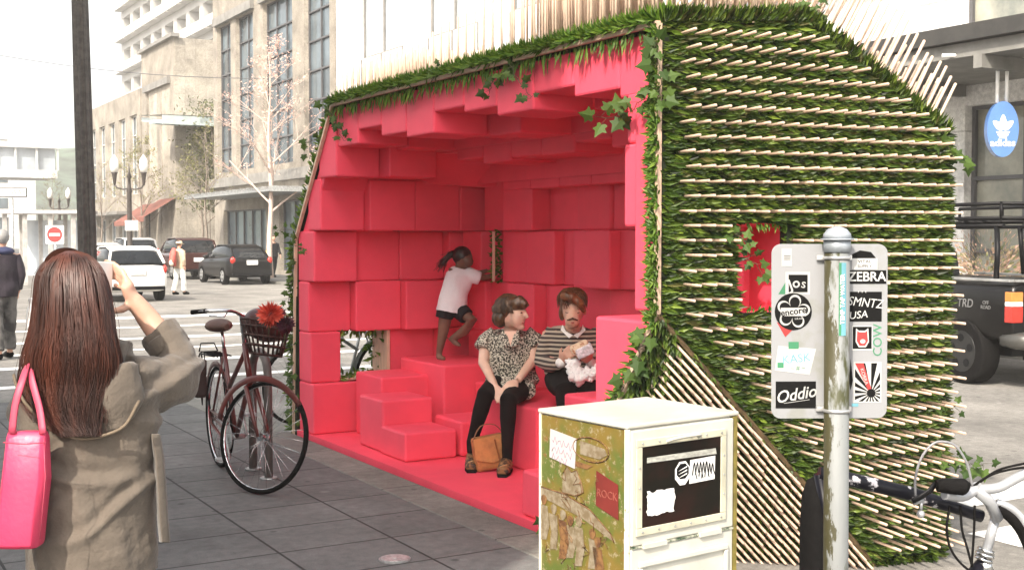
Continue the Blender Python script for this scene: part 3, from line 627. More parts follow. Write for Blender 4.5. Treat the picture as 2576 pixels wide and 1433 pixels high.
def pix(p):
    v = p - V((0, 0, CAMH)); f = FW*math.cos(PITCH)-UP*math.sin(PITCH); u = UP*math.cos(PITCH)+FW*math.sin(PITCH); d = max(v.dot(f), .1)
    return 1288+F*v.dot(RT)/d, 716.5-F*v.dot(u)/d, d
def score(r):
    a = pix(r[0]); b = pix(r[0]+r[1]*r[2]); 
    if not (0 < b[0] < 2576 and 20 < b[1] < 1433): return 0
    if 1391 < b[0] < 1855 and b[1] > 1010 or 1950 < b[0] < 2245 and 610 < b[1] < 1060 or 2070 < b[0] < 2140 and b[1] > 570: return 0
    if r[0].z >= TOPZ-.03: return 0
    return math.hypot(a[0]-b[0], a[1]-b[1])
rods.sort(key=score, reverse=True)
def rodmesh(mb, r, n):
    p, d, l, rr = r; mb.tube([p, p+d*(l-.003), p+d*l], [rr, rr, rr*.55], n)
for r in rods[:100]:
    g = MB(); rodmesh(g, r, 8); g.build('rod', M_rod, pav)
g = MB()
for r in rods[100:]: rodmesh(g, r, 6)
g.build('remaining_rods', M_rod, pav, kind='stuff')
print('rods', len(rods))

# pink interior: floor, lining blocks, ceiling blocks, seats
def blk(name, x0, x1, y0, y1, z0_, z1_, bev=.014, label=None):
    g = MB(); e = rnd.uniform(.0006, .0022); g.b2(x0+e, x1-e, y0+e, y1-e, z0_+e, z1_-e); return g.build(name, M_pink, pav, bevel=bev, label=label)
g = MB(); P_ = [(XF, 5.74), (XF, 9.86), (5.62, 9.86), (5.25, 4.62), (5.02, 4.66)]
g.prism([V((x, y, -.05)) for x, y in P_], V((0, 0, .08))); g.build('floor', M_pink, pav, fix=True)
K = .43
for r_ in range(6):                                       # far end wall
    zb = .03 + r_*K; ztop = zb+K
    sh_ = 0 if r_ < 4 else (.30 if r_ == 4 else .62)
    offs = rnd.uniform(-.10, .10); x = XF + .02
    xs = [XF+.012, 3.70+.36+offs*.3]
    while xs[-1] < 5.3: xs.append(xs[-1]+K)
    if r_ == 1: xs = [XF+.012, WX0, WX1, 4.82, 5.26]
    for k, (a, b) in enumerate(zip(xs, xs[1:])):
        if r_ == 5 and b > 4.75: continue
        if r_ == 4 and b > 5.3: b = 5.28
        if r_ == 1 and abs(a-WX0) < .01: continue
        yy = 9.50 - sh_ + rnd.uniform(-.10, .07); yy = yy+.05 if k == 0 else yy
        if r_ == 1 and k in (0, 2): yy = 9.56
        blk('wall_block', a, b, yy, 9.84-sh_*.8, zb, ztop)
# upper slope closing plate between lining and roof
g = MB(); g.prism([V((XF+.03, 9.02, TOPZ-.03)), V((XF+.03, 9.82, 1.66)), V((XF+.03, 9.6, 1.66)), V((XF+.03, 8.9, TOPZ-.03))], V((.74, 0, 0))); g.build('slope_lining', M_pink, pav, fix=True)
WBY0, WBY1, WBZ0, WBZ1 = 8.78, 9.06, 1.32, 1.75           # slit window of the back wall
for r_ in range(6):
    zb = .03+r_*K; y = 9.42 - (0 if r_ < 4 else .3 if r_ == 4 else .6) + rnd.uniform(-.08, .05)
    if r_ == 3: y = 9.40
    while y > 4.9:
        y2 = y-K*rnd.uniform(.96, 1.12)
        if r_ == 3 and y > WBY1 and y2 < WBY0+.3: y2 = WBY1
        if r_ == 3 and abs(y-WBY1) < .02: y2 = WBY0; y = y2; continue
        dx = rnd.uniform(-.13, .08); blk('wall_block', 5.08+dx, (5.24 if r_ < 5 else 5.13)+.0763*(max(y2, 4.74)-4.42), max(y2, 4.74), y, zb, zb+K if r_ < 5 else 2.29); y = y2
# lining behind the blocks so no light leaks
g = MB(); bx_ = lambda y: 5.255+.0763*(y-4.42)
for ya, yb, za_, zb_ in ((4.60, 8.765, 0, 2.2), (9.06, 9.84, 0, 2.2), (8.766, 9.059, 0, WBZ0), (8.766, 9.059, WBZ1, 2.2)): g.prism([V((bx_(ya), ya, za_)), V((bx_(ya)+.03, ya, za_)), V((bx_(yb)+.03, yb, za_)), V((bx_(yb), yb, za_))], UP*(zb_-za_))
g.build('back_lining', M_pink, pav, fix=True)
g = MB(); g.bar((4.985, WBY0-.012, WBZ0+.004), (4.985, WBY0-.012, WBZ1-.004), .02, .018, ref=V((1, 0, 0)), m=1); g.build('slit_window_frame', [M_pink, M_wood], pav)
lv = MB()
for i in range(130): leaf(lv, V((5.0+rnd.random()*.1, WBY0+.02, rnd.uniform(WBZ0, WBZ1))), V((-.3, rnd.uniform(.3, 1), rnd.uniform(-.5, .5))), V((-1, 0, 0)), rnd.uniform(.03, .08), .02)
for i in range(160): 
    e = rnd.choice((0, 1, 2, 3)); t = rnd.random()
    p = V((WX0+(WX1-WX0)*t, 9.50, WZ0 if e == 0 else WZ1)) if e < 2 else V((WX0 if e == 2 else WX1, 9.50+rnd.random()*.3, WZ0+(WZ1-WZ0)*t))
    dd = (UP, -UP, V((1, 0, 0)), V((-1, 0, 0)))[e]; leaf(lv, p+V((0, rnd.random()*.35, 0)), dd+rv(.5), V((0, -1, 0)), rnd.uniform(.04, .11), .03)
lv.build('window_leaves', M_leafb, pav)
g = MB()
for a, b in (((WX1-.012, 9.5), (WX1-.012, 9.85)),): g.b2(WX1-.03, WX1-.004, 9.535, 9.85, WZ0, WZ1)
g.b2(WX0, WX1-.03, 9.56, 9.85, WZ0, WZ0+.015); g.build('end_window_frame', M_wood, pav)
# ceiling
for i in range(10):
    for j in range(4):
        y1 = 9.0-i*K; y0 = max(y1-K, 4.79); x0 = XF+.03+j*K; x1 = min(x0+K, 5.40)
        zt_ = (TOPZ-.025, TOPZ-.025, 2.43, 2.19)[j]; x1 = min(x1, 5.24) if j == 3 else x1
        if i == 0 : zb_ = 2.42+rnd.uniform(-.05, .06)
        elif j == 0: zb_ = [2.5, 2.52, 2.44, 2.40, 2.54, 2.50, 2.44, 2.53, 2.47, 2.42][i]
        else: zb_ = rnd.uniform(2.34, 2.54) if j < 2 else (rnd.uniform(2.26, 2.34) if j == 2 else 2.08)
        if y0 < y1-.1: blk('ceiling_block', x0, x1, y0, y1, zb_, zt_)
# right end lining, mostly seen edge-on
for r_ in range(6):
    zb = .03+r_*K
    for k in range(3):
        x0 = XF+.03+k*K
        if r_ in (3,) and k in (0, 1): continue
        if r_ < 3 and k == 0: continue
        if r_ < 2: continue
        if r_ == 2 and k == 1 : continue
        blk('wall_block', x0, min(x0+K, 5.05), 4.76-.0 if x0 < 4.4 else 4.70, 5.02+rnd.uniform(0, .12), zb, min(zb+K, 2.44 if r_ == 5 else 9))
blk('wall_block', XF+.02, XF+.30, 4.78, 4.98, 1.32, 2.36)
g = MB(); q = lambda s, z, o: SP(s, z, -o)
for (s0, s1, a, b) in ((h0-.08, h0, z0-.08, z1+.08), (h1, h1+.2, z0-.08, z1+.08), (h0, h1, z0-.08, z0), (h0, h1, z1, z1+.08)):
    g.prism([q(s0, a, .062), q(s1, a, .062), q(s1, b, .062), q(s0, b, .062)], -NS*.30)
g.prism([q(h0+.09, z0, .20), q(h0+.20, z0, .20), q(h0+.20, z1, .20), q(h0+.09, z1, .20)], -NS*.1)
g.prism([q(h0-.05, z0-.05, .363), q(h1+.05, z0-.05, .363), q(h1+.05, z1+.05, .363), q(h0-.05, z1+.05, .363)], -NS*.03); g.build('side_window_lining', M_pink, pav, fix=True)
g = MB(); g.prism([V((3.68, 4.80, 2.718)), V((4.46, 4.72, 2.718)), V((4.50, 8.90, 2.718)), V((3.68, 8.90, 2.718))], V((0, 0, -.02))); g.prism([V((4.30, 4.72, 2.69)), V((4.44, 4.72, 2.66)), V((5.24, 4.66, 2.185)), V((5.58, 9.0, 2.13)), V((4.46, 8.99, 2.66)), V((4.30, 8.99, 2.69))], V((-.02, 0, -.03))); g.prism([V((4.40, 9.38, 2.20)), V((5.5, 9.42, 2.14)), V((5.5, 8.6, 2.12)), V((4.40, 8.6, 2.66))], V((0, 0, -.03))); g.prism([V((3.7, 8.8, 2.70)), V((4.75, 8.8, 2.60)), V((4.75, 9.05, 2.56)), V((3.7, 9.05, 2.66))], V((0, 0, -.03))); g.prism([V((4.505, 4.80, 2.40)), V((4.505, 8.99, 2.40)), V((4.505, 8.99, 2.63)), V((4.505, 4.80, 2.63))], V((.018, 0, 0))); g.prism([V((4.935, 4.80, 2.15)), V((4.935, 8.99, 2.15)), V((4.935, 8.99, 2.36)), V((4.935, 4.80, 2.36))], V((.018, 0, 0))); g.build('slope_panel', M_pink, pav, fix=True)
# seats and steps
for (x0, x1, y0, y1, zt_) in ((3.78, 4.22, 7.98, 8.42, .25), (3.80, 4.24, 8.425, 8.88, .44), (4.0, 4.44, 8.885, 9.42, .56), (4.42, 5.0, 8.60, 9.42, .66), (4.25, 4.68, 7.98, 8.43, .30), (4.38, 5.0, 7.10, 7.96, .50), (4.40, 5.0, 6.30, 7.09, .50), (4.70, 5.02, 7.97, 8.59, .52), (4.08, 4.52, 5.84, 6.29, .72), (3.95, 4.42, 5.44, 5.76, .60), (3.952, 4.418, 5.12, 5.758, -1.24), (3.67, 4.07, 5.78, 6.12, .31), (4.50, 5.0, 5.1, 5.83, .9)):
    blk('seat_block', x0, x1, y0, y1, .031 if zt_ > 0 else .60, abs(zt_), .018)

# ivy sprigs
def ivy(label, pts, n, size, seed, nrm=None):
    r2 = random.Random(seed); base = pts[0]; t = thing('ivy_sprig', label, 'ivy', base, 'ivy sprigs growing on the pavilion'); g = MB(); k = len(pts)
    fine = []
    for i in range(k-1):
        for j in range(5): fine.append(V(pts[i]).lerp(V(pts[i+1]), j/5)+V((r2.gauss(0, .006), r2.gauss(0, .006), r2.gauss(0, .006))))
    fine.append(V(pts[-1])); g.tube(fine, [.003*(1-.6*i/len(fine)) for i in range(len(fine))], 5); nrm = (nrm or V((-.5, -.8, .2))).normalized()
    out = [(0, 0), (.28, -.18), (.62, -.10), (.50, .18), (.88, .42), (.46, .52), (.32, .66), (0, 1.15), (-.32, .66), (-.46, .52), (-.88, .42), (-.50, .18), (-.62, -.10), (-.28, -.18)]
    lf = MB()
    for i in range(n):
        p = fine[min(int((i+.5)/n*len(fine)), len(fine)-1)]; a = V((r2.gauss(0, 1), r2.gauss(0, 1), r2.gauss(0, 1)-.6)).normalized()
        nn = (nrm + V((r2.gauss(0, .35), r2.gauss(0, .35), r2.gauss(0, .35)))).normalized(); y = (a-nn*a.dot(nn)).normalized(); x = y.cross(nn); s = size*r2.uniform(.6, 1.2); q = p + y*s*.5 + nn*r2.uniform(0, .015)
        g.tube([p, q], .0012, 3); i0 = len(lf.v); lf.v += [q + x*u*s*.6 + y*v*s*.75 - nn*(abs(u)*s*.14) for u, v in out] + [q+y*s*.3]
        for e in range(14): lf.face([i0+e, i0+(e+1) % 14, i0+14])
    g.build('stem', M_stem, t); lf.build('leaves', M_ivy, t)
X_ = XF-.03
fx = lambda px, py, x=X_: onp(px, py, (x, 0, 0), V((1, 0, 0)))
fs = lambda px, py, o=.05: onp(px, py, SP(0, 0, o), NS)
ivy('small ivy sprig drooping from the upper left corner of the opening', [fx(815, 255), fx(835, 290), fx(845, 315), fx(865, 355)], 16, .075, 1)
ivy('ivy sprig sticking out left of the upper left slope', [fx(800, 345), fx(775, 360), fx(760, 350), fx(765, 380)], 9, .06, 2)
ivy('dark thin ivy tendril reaching left beside the pale tree', [fx(740, 580), fx(715, 575), fx(690, 582)], 7, .06, 3)
ivy('tiny ivy tendril on the left edge of the pink opening', [fx(742, 618), fx(755, 625), fx(772, 638)], 6, .045, 4)
ivy('upright ivy tip rising from the roof edge left of the middle', [fx(1085, 210), fx(1100, 175), fx(1108, 155)], 8, .05, 5)
ivy('ivy sprig hanging below the middle of the roof edge, left strand', [fx(1290, 165), fx(1240, 200), fx(1232, 235)], 12, .062, 6)
ivy('ivy sprig hanging below the middle of the roof edge, right strand', [fx(1280, 160), fx(1300, 195), fx(1325, 230), fx(1335, 248)], 12, .062, 7)
ivy('large dark ivy branch reaching left from the front corner', [fx(1650, 215), fx(1620, 250), fx(1575, 290), fx(1510, 295)], 24, .08, 8)
ivy('large ivy leaves climbing at the top of the front corner', [fs(1655, 260), fs(1665, 200), fs(1650, 130), fs(1648, 100)], 16, .085, 9)
ivy('ivy clump at the upper right roof edge', [fs(2060, 70, .02), fs(2000, 40, .02), fs(1985, 5, .02)], 16, .065, 10)
ivy('short ivy tip between the roof sticks at the upper right', [fs(2010, 60, .0), fs(2050, 40, .0), fs(2075, 15, .0)], 9, .055, 11)
ivy('ivy sprig jutting right of the pavilion in front of the shopfront', [fs(2360, 345), fs(2385, 370), fs(2400, 405), fs(2450, 398)], 13, .07, 12)
ivy('ivy strand hanging over the pink side window', [fs(1860, 590, .14), fs(1885, 620, .14), fs(1880, 650, .14), fs(1925, 695, .14)], 15, .062, 13)
ivy('ivy sprig on the right edge halfway down before the asphalt', [fs(2355, 1010), fs(2385, 1005), fs(2410, 1030)], 7, .06, 14)
ivy('trailing ivy sprig behind the bicycle brake cable', [fs(2350, 1135), fs(2400, 1150), fs(2440, 1170), fs(2485, 1165)], 18, .07, 15)
ivy('ivy climbing the slanted front edge above the newspaper box', [fx(1640, 830), fx(1610, 880), fx(1590, 935), fx(1560, 985), fx(1530, 1005)], 26, .08, 16)
ivy('ivy tuft at the pavement by the lower front corner', [fx(1400, 1345), fx(1385, 1310), fx(1378, 1290)], 9, .07, 17)
ivy('ivy trailing down the left edge of the opening', [fx(740, 650), fx(728, 760), fx(735, 900), fx(738, 1060)], 34, .06, 18)

# ------------------------------------------------------------ people
M_skin = mat('skin_light', (.62, .36, .26), .5, var=.08, scale=9, subs=.15); M_skind = mat('skin_brown', (.16, .085, .055), .5, var=.12, scale=9, subs=.1)
M_skinp = mat('skin_pale', (.70, .46, .35), .5, var=.06, scale=9, subs=.15)
M_eye = mat('eye_dark', (.02, .015, .012), .2); M_lip = mat('lip', (.42, .14, .12), .5)
def stripes(name, axis, freq, c1, c2, rough=.85, wob=.3):
    m = mat(name, c1, rough, var=0, bump=.35, bscale=160); nt, N, L = nodes_of(m); b = N['Principled BSDF']; tc = N.new('ShaderNodeTexCoord')
    w = N.new('ShaderNodeTexWave'); w.wave_type = 'BANDS'; w.bands_direction = axis; w.inputs['Scale'].default_value = freq; w.inputs['Distortion'].default_value = wob; w.inputs['Detail'].default_value = 2; L.new(tc.outputs['Object'], w.inputs[0])
    cr = N.new('ShaderNodeValToRGB'); e = cr.color_ramp.elements; e[0].position = .5; e[0].color = (*c1, 1); e[1].position = .62; e[1].color = (*c2, 1); L.new(w.outputs[1], cr.inputs[0]); L.new(cr.outputs[0], b.inputs['Base Color']); return m
M_sweater = stripes('striped_wool', 'Z', 10.5, (.045, .032, .03), (.42, .36, .28))
M_dress = mat('speckled_cotton', (.03, .028, .022), .85, col2=(.62, .58, .48), scale=85, lo=.48, hi=.54, bump=.2)
M_tights = mat('black_tights', (.007, .005, .005), .8, var=.2, scale=8, spec=.2); M_tee = mat('white_cotton', (.78, .79, .82), .9, var=.04, bump=.3, bscale=30)
M_dark = mat('dark_cotton', (.007, .007, .009), .85, var=.3, scale=8, bump=.3, bscale=40)
M_jacket = mat('khaki_cotton', (.112, .090, .070), .85, var=.12, scale=4, bump=.3, bscale=90, sheen=.2); M_hair_a = mat('auburn_hair', (.058, .014, .006), .46, var=.5, scale=14, stretch=(1, 1, .12), spec=.7)
M_hair_b = mat('brown_hair', (.085, .042, .018), .4, var=.5, scale=30, stretch=(1, 1, .3), spec=.6); M_hair_c = mat('chestnut_hair', (.16, .06, .022), .4, var=.4, scale=30, stretch=(1, 1, .3), spec=.6); M_hair_d = mat('black_hair', (.02, .010, .008), .4, var=.4, scale=30)
def person(name_lab, base, group=None): return thing('person', name_lab, 'person', base, group)
def hand(mb, wrist, tip, n, s=1, curl=.5, thumb=1, spread=.16, r=.0085):
    """palm and five fingers from wrist towards tip; n = back of the hand normal"""
    d = (tip-wrist); L_ = d.length; d = d.normalized(); x = d.cross(n).normalized(); n = x.cross(d)
    pc = wrist + d*.045*s; mb.tube([wrist, wrist+d*.02*s, pc, wrist+d*.085*s], [(.022*s, .017*s), (.031*s, .017*s), (.040*s, .016*s), (.038*s, .013*s)], 10, ref=n)
    for i, (o, l) in enumerate(((-.030, .062), (-.011, .074), (.010, .070), (.028, .054))):
        b = wrist + d*.082*s + x*o*s; dd = (d + x*(o/.03)*spread).normalized(); c = curl*(1+.1*i)
        p1 = b + (dd*math.cos(c*.6)-n*math.sin(c*.6))*l*.45*s; p2 = p1 + (dd*math.cos(c*1.3)-n*math.sin(c*1.3))*l*.32*s; p3 = p2 + (dd*math.cos(c*1.9)-n*math.sin(c*1.9))*l*.25*s
        mb.tube([b-dd*.01*s, p1, p2, p3], [r*1.1*s, r*s, r*.92*s, r*.75*s], 6)
    b = wrist + d*.022*s - x*.024*s*thumb; t1 = b + (d*.7-x*.75*thumb-n*.25)*.036*s; t2 = t1 + (d*.9-x*.25*thumb-n*.35)*.032*s; mb.tube([b, t1, t2], [.013*s, .0105*s, .008*s], 7)
def strands(mb, roots, n, r=.0018, seg=5, m=0, jit=.01, rn=None):
    rn = rn or random.Random(2)
    for i in range(n):
        path = roots(rn)
        mb.tube([p for p in path], [r*(1-.6*k/len(path)) for k in range(len(path))], 3, m, caps=False)

# --- the photographer in the foreground
D0 = 3.3; base = gnd(225, 2250) if False else V((W(225, 1300, D0+.05).x, W(225, 1300, D0+.05).y, 0))
ph = person('woman seen from behind in an olive jacket holding a phone up to photograph the pavilion', base)
w_ = lambda x, y, d=0: W(x, y, D0+d)
b = MB()
b.tube([w_(175, 760, .04), w_(180, 860, .05), w_(190, 930, .06)], [.05, .052, .06], 10)
b.ell(w_(178, 745, .03), (.082, .098, .115)); b.tube([w_(200, 900, .05), w_(215, 1100, .06), w_(230, 1400, .06)], [(.12, .08), (.12, .08), (.12, .08)], 12, ref=FW)
arm = [w_(330, 965, .07), w_(400, 960, .16), w_(452, 935, .22), w_(425, 870, .26), w_(372, 800, .27), w_(335, 752, .26)]
b.tube(arm, [.05, .048, .042, .040, .034, .026], 12)
# right hand round the phone: palm with index over the top, thumb below
wr = w_(338, 756, .26); b.tube([wr, w_(325, 735, .26), w_(318, 712, .25)], [(.026, .02), (.034, .02), (.03, .018)], 9)
for pts, r_ in (([(322, 712), (308, 680), (285, 662), (262, 656)], .0095), ([(330, 722), (312, 694), (294, 680), (276, 676)], .0095), ([(335, 735), (318, 716), (300, 700), (281, 697)], .009), ([(335, 748), (322, 738), (304, 722), (284, 718)], .008)):
    b.tube([w_(x, y, .255+.015*i) for i, (x, y) in enumerate(pts)], [r_*1.15, r_, r_*.95, r_*.8], 7)
b.tube([w_(332, 760, .25), w_(308, 778, .235), w_(285, 782, .23), w_(262, 772, .23)], [.014, .0125, .011, .0085], 8)
for s, x0 in ((-1, 185), (1, 300)):
    q = w_(x0, 1400, .06); b.tube([q, V((q.x, q.y, .5)), V((q.x, q.y, .08))], [.06, .05, .04], 10); b.tube([V((q.x, q.y, .05)), V((q.x, q.y, .03))+FW*.14], [.045, .03], 8)
vox(b, 'body', M_skin, ph, .0065, 3)
b = MB()                                                  # trousers
for s, x0 in ((-1, 180), (1, 300)):
    q = w_(x0, 1400, .06); b.tube([q-UP*.03, V((q.x, q.y, .5)), V((q.x, q.y, .1))], [(.09, .085), .072, .055], 12)
vox(b, 'trousers', mat('dark_trousers', (.05, .03, .03), .8, var=.2), ph, .01, 3)
b = MB()
rows = [(925, 92, 372, .09), (958, 48, 400, .11), (1010, 42, 398, .125), (1100, 58, 396, .13), (1200, 74, 392, .13), (1300, 74, 400, .135), (1380, 72, 408, .14), (1432, 74, 402, .14)]
b.tube([w_((l+r)/2, y, .06) for y, l, r, t in rows], [((r-l)/2*D0/F, t) for y, l, r, t in rows], 22, ref=-FW)
b.tube([w_(120, 905, .05), w_(215, 880, .07), w_(320, 905, .06)], [.055, .07, .06], 12)
b.tube([w_(315, 960, .06), w_(400, 968, .14), w_(447, 948, .20), w_(455, 918, .24), w_(428, 868, .262), w_(400, 832, .268)], [.082, .075, .068, .066, .060, .056], 14)
b.tube([w_(425, 866, .262), w_(396, 828, .268)], [.065, .062], 14)                       # turned back cuff
b.tube([w_(105, 955, .06), w_(78, 1040, .18), w_(110, 1075, .34), w_(170, 960, .42)], [.07, .06, .052, .045], 12)
def fold(c, n):
    v = c - base; u = v.dot(RT); w = v.dot(FW); z = c.z; f = 0
    f += .012*noise.noise(V((u*5+z*3.2, w*3, z*2.6-u*4.2))+V((3, 1, 7)))
    f += .007*noise.noise(V((u*20+z*7, w*6, z*5-u*4))+V((7, 3, 1))) + .0018*noise.noise(c*38)
    for k, (zc, sl, am) in enumerate(((1.20, .42, .008), (1.06, -.35, .009), (.97, .2, .006), (1.30, -.5, .007), (.90, .5, .008), (1.13, .7, .006))):
        t = z-zc-sl*u + .03*math.sin(u*13+k*2) + .02*noise.noise(V((u*9, k*3, 0))); fa = .5+.5*math.sin(u*9+k*1.7); f += fa*(am*math.exp(-(t/.017)**2) - am*.7*math.exp(-((t-.032)/.02)**2))
    return c + n*(f*1.6)
jk = vox(b, 'jacket', M_jacket, ph, .0065, 3, fold)
# hood lying on the back, flap and seams
hp = smooth_path([w_(x, y) for x, y in ((58, 935), (92, 1000), (150, 1052), (205, 1082), (255, 1088), (315, 1072), (345, 1050), (368, 1000))], 3)
up = smooth_path([w_(x, y) for x, y in ((70, 915), (110, 905), (150, 910), (200, 915), (250, 915), (300, 912), (335, 905), (352, 912))], 3)
b = MB(); n_ = len(hp); secs = []
for i in range(n_):
    t = i/(n_-1); bl = math.sin(math.pi*t)**.6; lo, hi = hp[i], up[i]; row = []
    for k in range(9):
        s_ = k/8; o = -.025 - .022*bl - .048*bl*math.sin(math.pi*(.25+.6*s_)) - .010*bl*noise.noise(V((t*5, s_*2.5, 1))) ; row.append(hi.lerp(lo, s_)+FW*o - FW*(.012*bl if k == 8 else 0))
    for k in range(8, -1, -1):
        s_ = k/8; row.append(hi.lerp(lo, s_*.96)+FW*(-.005-.03*bl))
    secs.append(row)
b.loft(secs, 0, True); vox(b, 'hood', M_jacket, ph, .0065, 4, lambda c, n: c+n*(.006*noise.noise(V((c.x*12, c.y*12, c.z*9)))+.0016*noise.noise(c*40)))
b = MB(); fl = [(388, 1090), (398, 1150), (404, 1230), (408, 1300), (414, 1364)]
b.loft([[w_(x-14, y, .06), w_(x-6, y, .0), w_(x+13, y, .02), w_(x+16, y, .05)] for x, y in fl], 0, True); b.build('jacket_flap', M_jacket, ph, bevel=.004)
b = MB()
b.tube([p-FW*(.062+.034*math.sin(math.pi*i/(n_-1))**.6) for i, p in enumerate(hp)], .0045, 6)
b.build('jacket_seams', mat('jacket_seam', (.15, .115, .08), .9), ph)
b = MB(); b.tube([w_(433, 880, .262), w_(412, 845, .266)], [(.067, .060), (.066, .058)], 18); b.build('cuff', M_jacket, ph, bevel=.006)
# hair
b = MB()
for y, l, r, dd, t in ((675, 108, 225, .03, .085), (720, 92, 262, .02, .10), (780, 82, 282, .0, .10), (850, 76, 288, -.01, .09), (920, 66, 290, -.025, .075), (985, 70, 275, -.04, .055), (1040, 120, 268, -.055, .035)):
    b.ell(w_((l+r)/2, y, dd+.006), ((r-l)/2*D0/F*.93, t, .06), rot=Matrix((RT, FW, UP)).transposed(), nu=18)
b.ell(w_(178, 716, .035), (.084, .092, .082), rot=Matrix((RT, FW, UP)).transposed())
hr = vox(b, 'hair', mat('auburn_under', (.026, .008, .004), .9, var=.3, spec=.08), ph, .009, 5)
b = MB(); rn = random.Random(5)
edges = [(636, 155, 200), (650, 122, 236), (690, 94, 262), (750, 86, 276), (820, 78, 288), (900, 66, 294), (960, 58, 296), (1010, 62, 284), (1060, 90, 272), (1095, 150, 262)]
def hairpath(rn):
    u = rn.uniform(-1, 1); endi = rn.choice((7, 8, 8, 9, 9, 9)) if abs(u) < .75 else rn.choice((6, 7, 7, 8)); pts = []; ph_ = rn.uniform(0, 6.3); am = rn.uniform(4, 12); uc = round(u*8+.3*math.sin(u*20))/8; lay = rn.uniform(.0, .012); u2 = u
    for i in range(endi+1):
        y, l, r = edges[i]; uu = u2 + rn.gauss(0, .012) + (uc-u2)*min(.5, i*.05) + .05*noise.noise(V((uc*9, i*.55, 2)));
        if i > 4: uu += .05*math.sin(ph_+i*1.1)
        x = (l+r)/2 + uu*(r-l)/2*(.78+.25*min(1, i/1.5)) + (am*math.sin(ph_+i*.9) if i > 4 else 0)
        th = (.03, .07, .095, .108, .104, .096, .088, .078, .068, .06)[i]; dep = .03-.01*i - th*math.sqrt(max(0, 1-uu*uu*.97)) - lay + (.012 if i > 5 else 0)
        pts.append(w_(x, y+rn.uniform(-4, 4), dep))
    return pts
strands(b, lambda r: smooth_path(hairpath(r), 3), 1500, .0021, rn=rn)
def stray(r):
    p = hairpath(r); o = RT*r.gauss(0, .012)-FW*abs(r.gauss(0, .010)); return smooth_path([x + o*(i/len(p)) + V((r.gauss(0, .002), r.gauss(0, .002), 0)) for i, x in enumerate(p)], 3)
strands(b, stray, 120, .0011, rn=rn); b.build('hair_strands', M_hair_a, ph)
phn = thing('phone', 'white phone held up in the photographer\'s raised hand', 'phone', w_(262, 720, .25)); b = MB()
Rp = Matrix((RT, FW, UP)).transposed() @ Matrix.Rotation(R(72), 3, 'Z') @ Matrix.Rotation(R(4), 3, 'Y'); b.box(w_(260, 722, .245), (.074, .010, .150), Rp); b.build('case', M_white, phn, bevel=.003)
b = MB(); b.box(w_(260, 722, .245)+Rp @ V((0, .0058, 0)), (.066, .001, .138), Rp); b.build('screen', M_dglass, phn)
# tote bag
tb = thing('tote_bag', 'bright pink tote bag hanging from the photographer\'s left shoulder', 'bag', V((w_(60, 1200, -.1).x, w_(60, 1200, -.1).y, .9))); b = MB(); dB = -.16
q = lambda x, y, d=0: w_(x, y, dB+d)
sec = []
for y, l, r, t in ((1083, 22, 118, .012), (1100, 20, 121, .025), (1200, 12, 122, .040), (1300, 4, 110, .045), (1362, 0, 104, .045), (1372, 2, 102, .035)):
    c = q((l+r)/2, y, .02); hw = (r-l)/2*(D0+dB)/F; sec.append([c+RT*hw*sx*(1 if abs(sx) > .9 else 1)+FW*t*sy for sx, sy in ((-1, -.6), (-.8, -1), (0, -1.08), (.8, -1), (1, -.6), (1, .6), (.8, 1), (0, 1.05), (-.8, 1), (-1, .6))])
b.loft(sec, 0, True)
b.build('bag_body', mat('pink_leather', (.66, .045, .12), .42, var=.05, bump=.15, bscale=60, coat=.15), tb, bevel=.003)
b = MB(); Mst = mat('pink_strap', (.50, .06, .11), .5)
b.tube([q(8, 1112, -.055), q(60, 1116, -.058), q(116, 1112, -.054)], .0016, 4); b.tube([q(110, 1100, -.045), q(114, 1200, -.06), q(101, 1355, -.06)], .0014, 4); b.tube(smooth_path([q(30, 1090), q(38, 1020, .01), q(55, 960, .03), q(70, 915, .09), w_(88, 895, .05)]), [(.010, .003)]*13, 8, ref=-FW); b.build('strap', Mst, tb)
b = MB(); b.tube(smooth_path([q(108, 1090), q(100, 1030, .02), q(84, 970, .04), q(76, 925, .08), w_(92, 897, .05)]), [(.010, .003)]*13, 8, ref=-FW); b.build('strap', Mst, tb)

# --- seated woman
wo = person('woman with short brown hair in speckled dress and black tights sitting on a pink block', V((4.3, 7.4, .5))); w_ = W
b = MB()
b.ell(w_(1284, 786, 8.72), (.078, .095, .118), rot=Matrix((RT, FW, UP)).transposed()); b.ell(w_(1301, 796, 8.67), (.064, .075, .088), rot=Matrix((RT, FW, UP)).transposed()); b.tube([w_(1318, 778, 8.64), w_(1323, 790, 8.63), w_(1328, 799, 8.635)], [.012, .013, .014], 8)
b.ell(w_(1309, 822, 8.66), (.034, .036, .026)); b.tube([w_(1286, 810, 8.74), w_(1284, 850, 8.80)], [.052, .06], 10)
b.tube([w_(1284, 838, 8.82), w_(1282, 880, 8.84), w_(1285, 960, 8.88)], [(.16, .09), (.165, .10), (.155, .11)], 14, ref=FW)
b.tube([w_(1224, 848, 8.82), w_(1216, 912, 8.74), w_(1244, 968, 8.55)], [.052, .041, .027], 10); b.tube([w_(1344, 850, 8.82), w_(1339, 908, 8.76), w_(1303, 956, 8.55)], [.052, .042, .028], 10)
hand(b, w_(1246, 970, 8.54), w_(1262, 1008, 8.44), (-FW+UP*.6).normalized(), 1.05, .35, -1); hand(b, w_(1301, 958, 8.53), w_(1270, 975, 8.46), (-FW*.8+UP).normalized(), 1.0, .8, 1)
for kn, an, toe, hip in (((1221, 992, 8.47), (1187, 1108, 8.62), (1188, 1176, 8.50), (1262, 968, 8.85)), ((1279, 1006, 8.36), (1276, 1128, 8.44), (1262, 1192, 8.36), (1318, 972, 8.82))):
    b.tube([w_(*hip), w_(*kn)+FW*.02-UP*.01, w_(*an), w_(*an)-UP*.06], [.07, .035, .025, .025], 12)
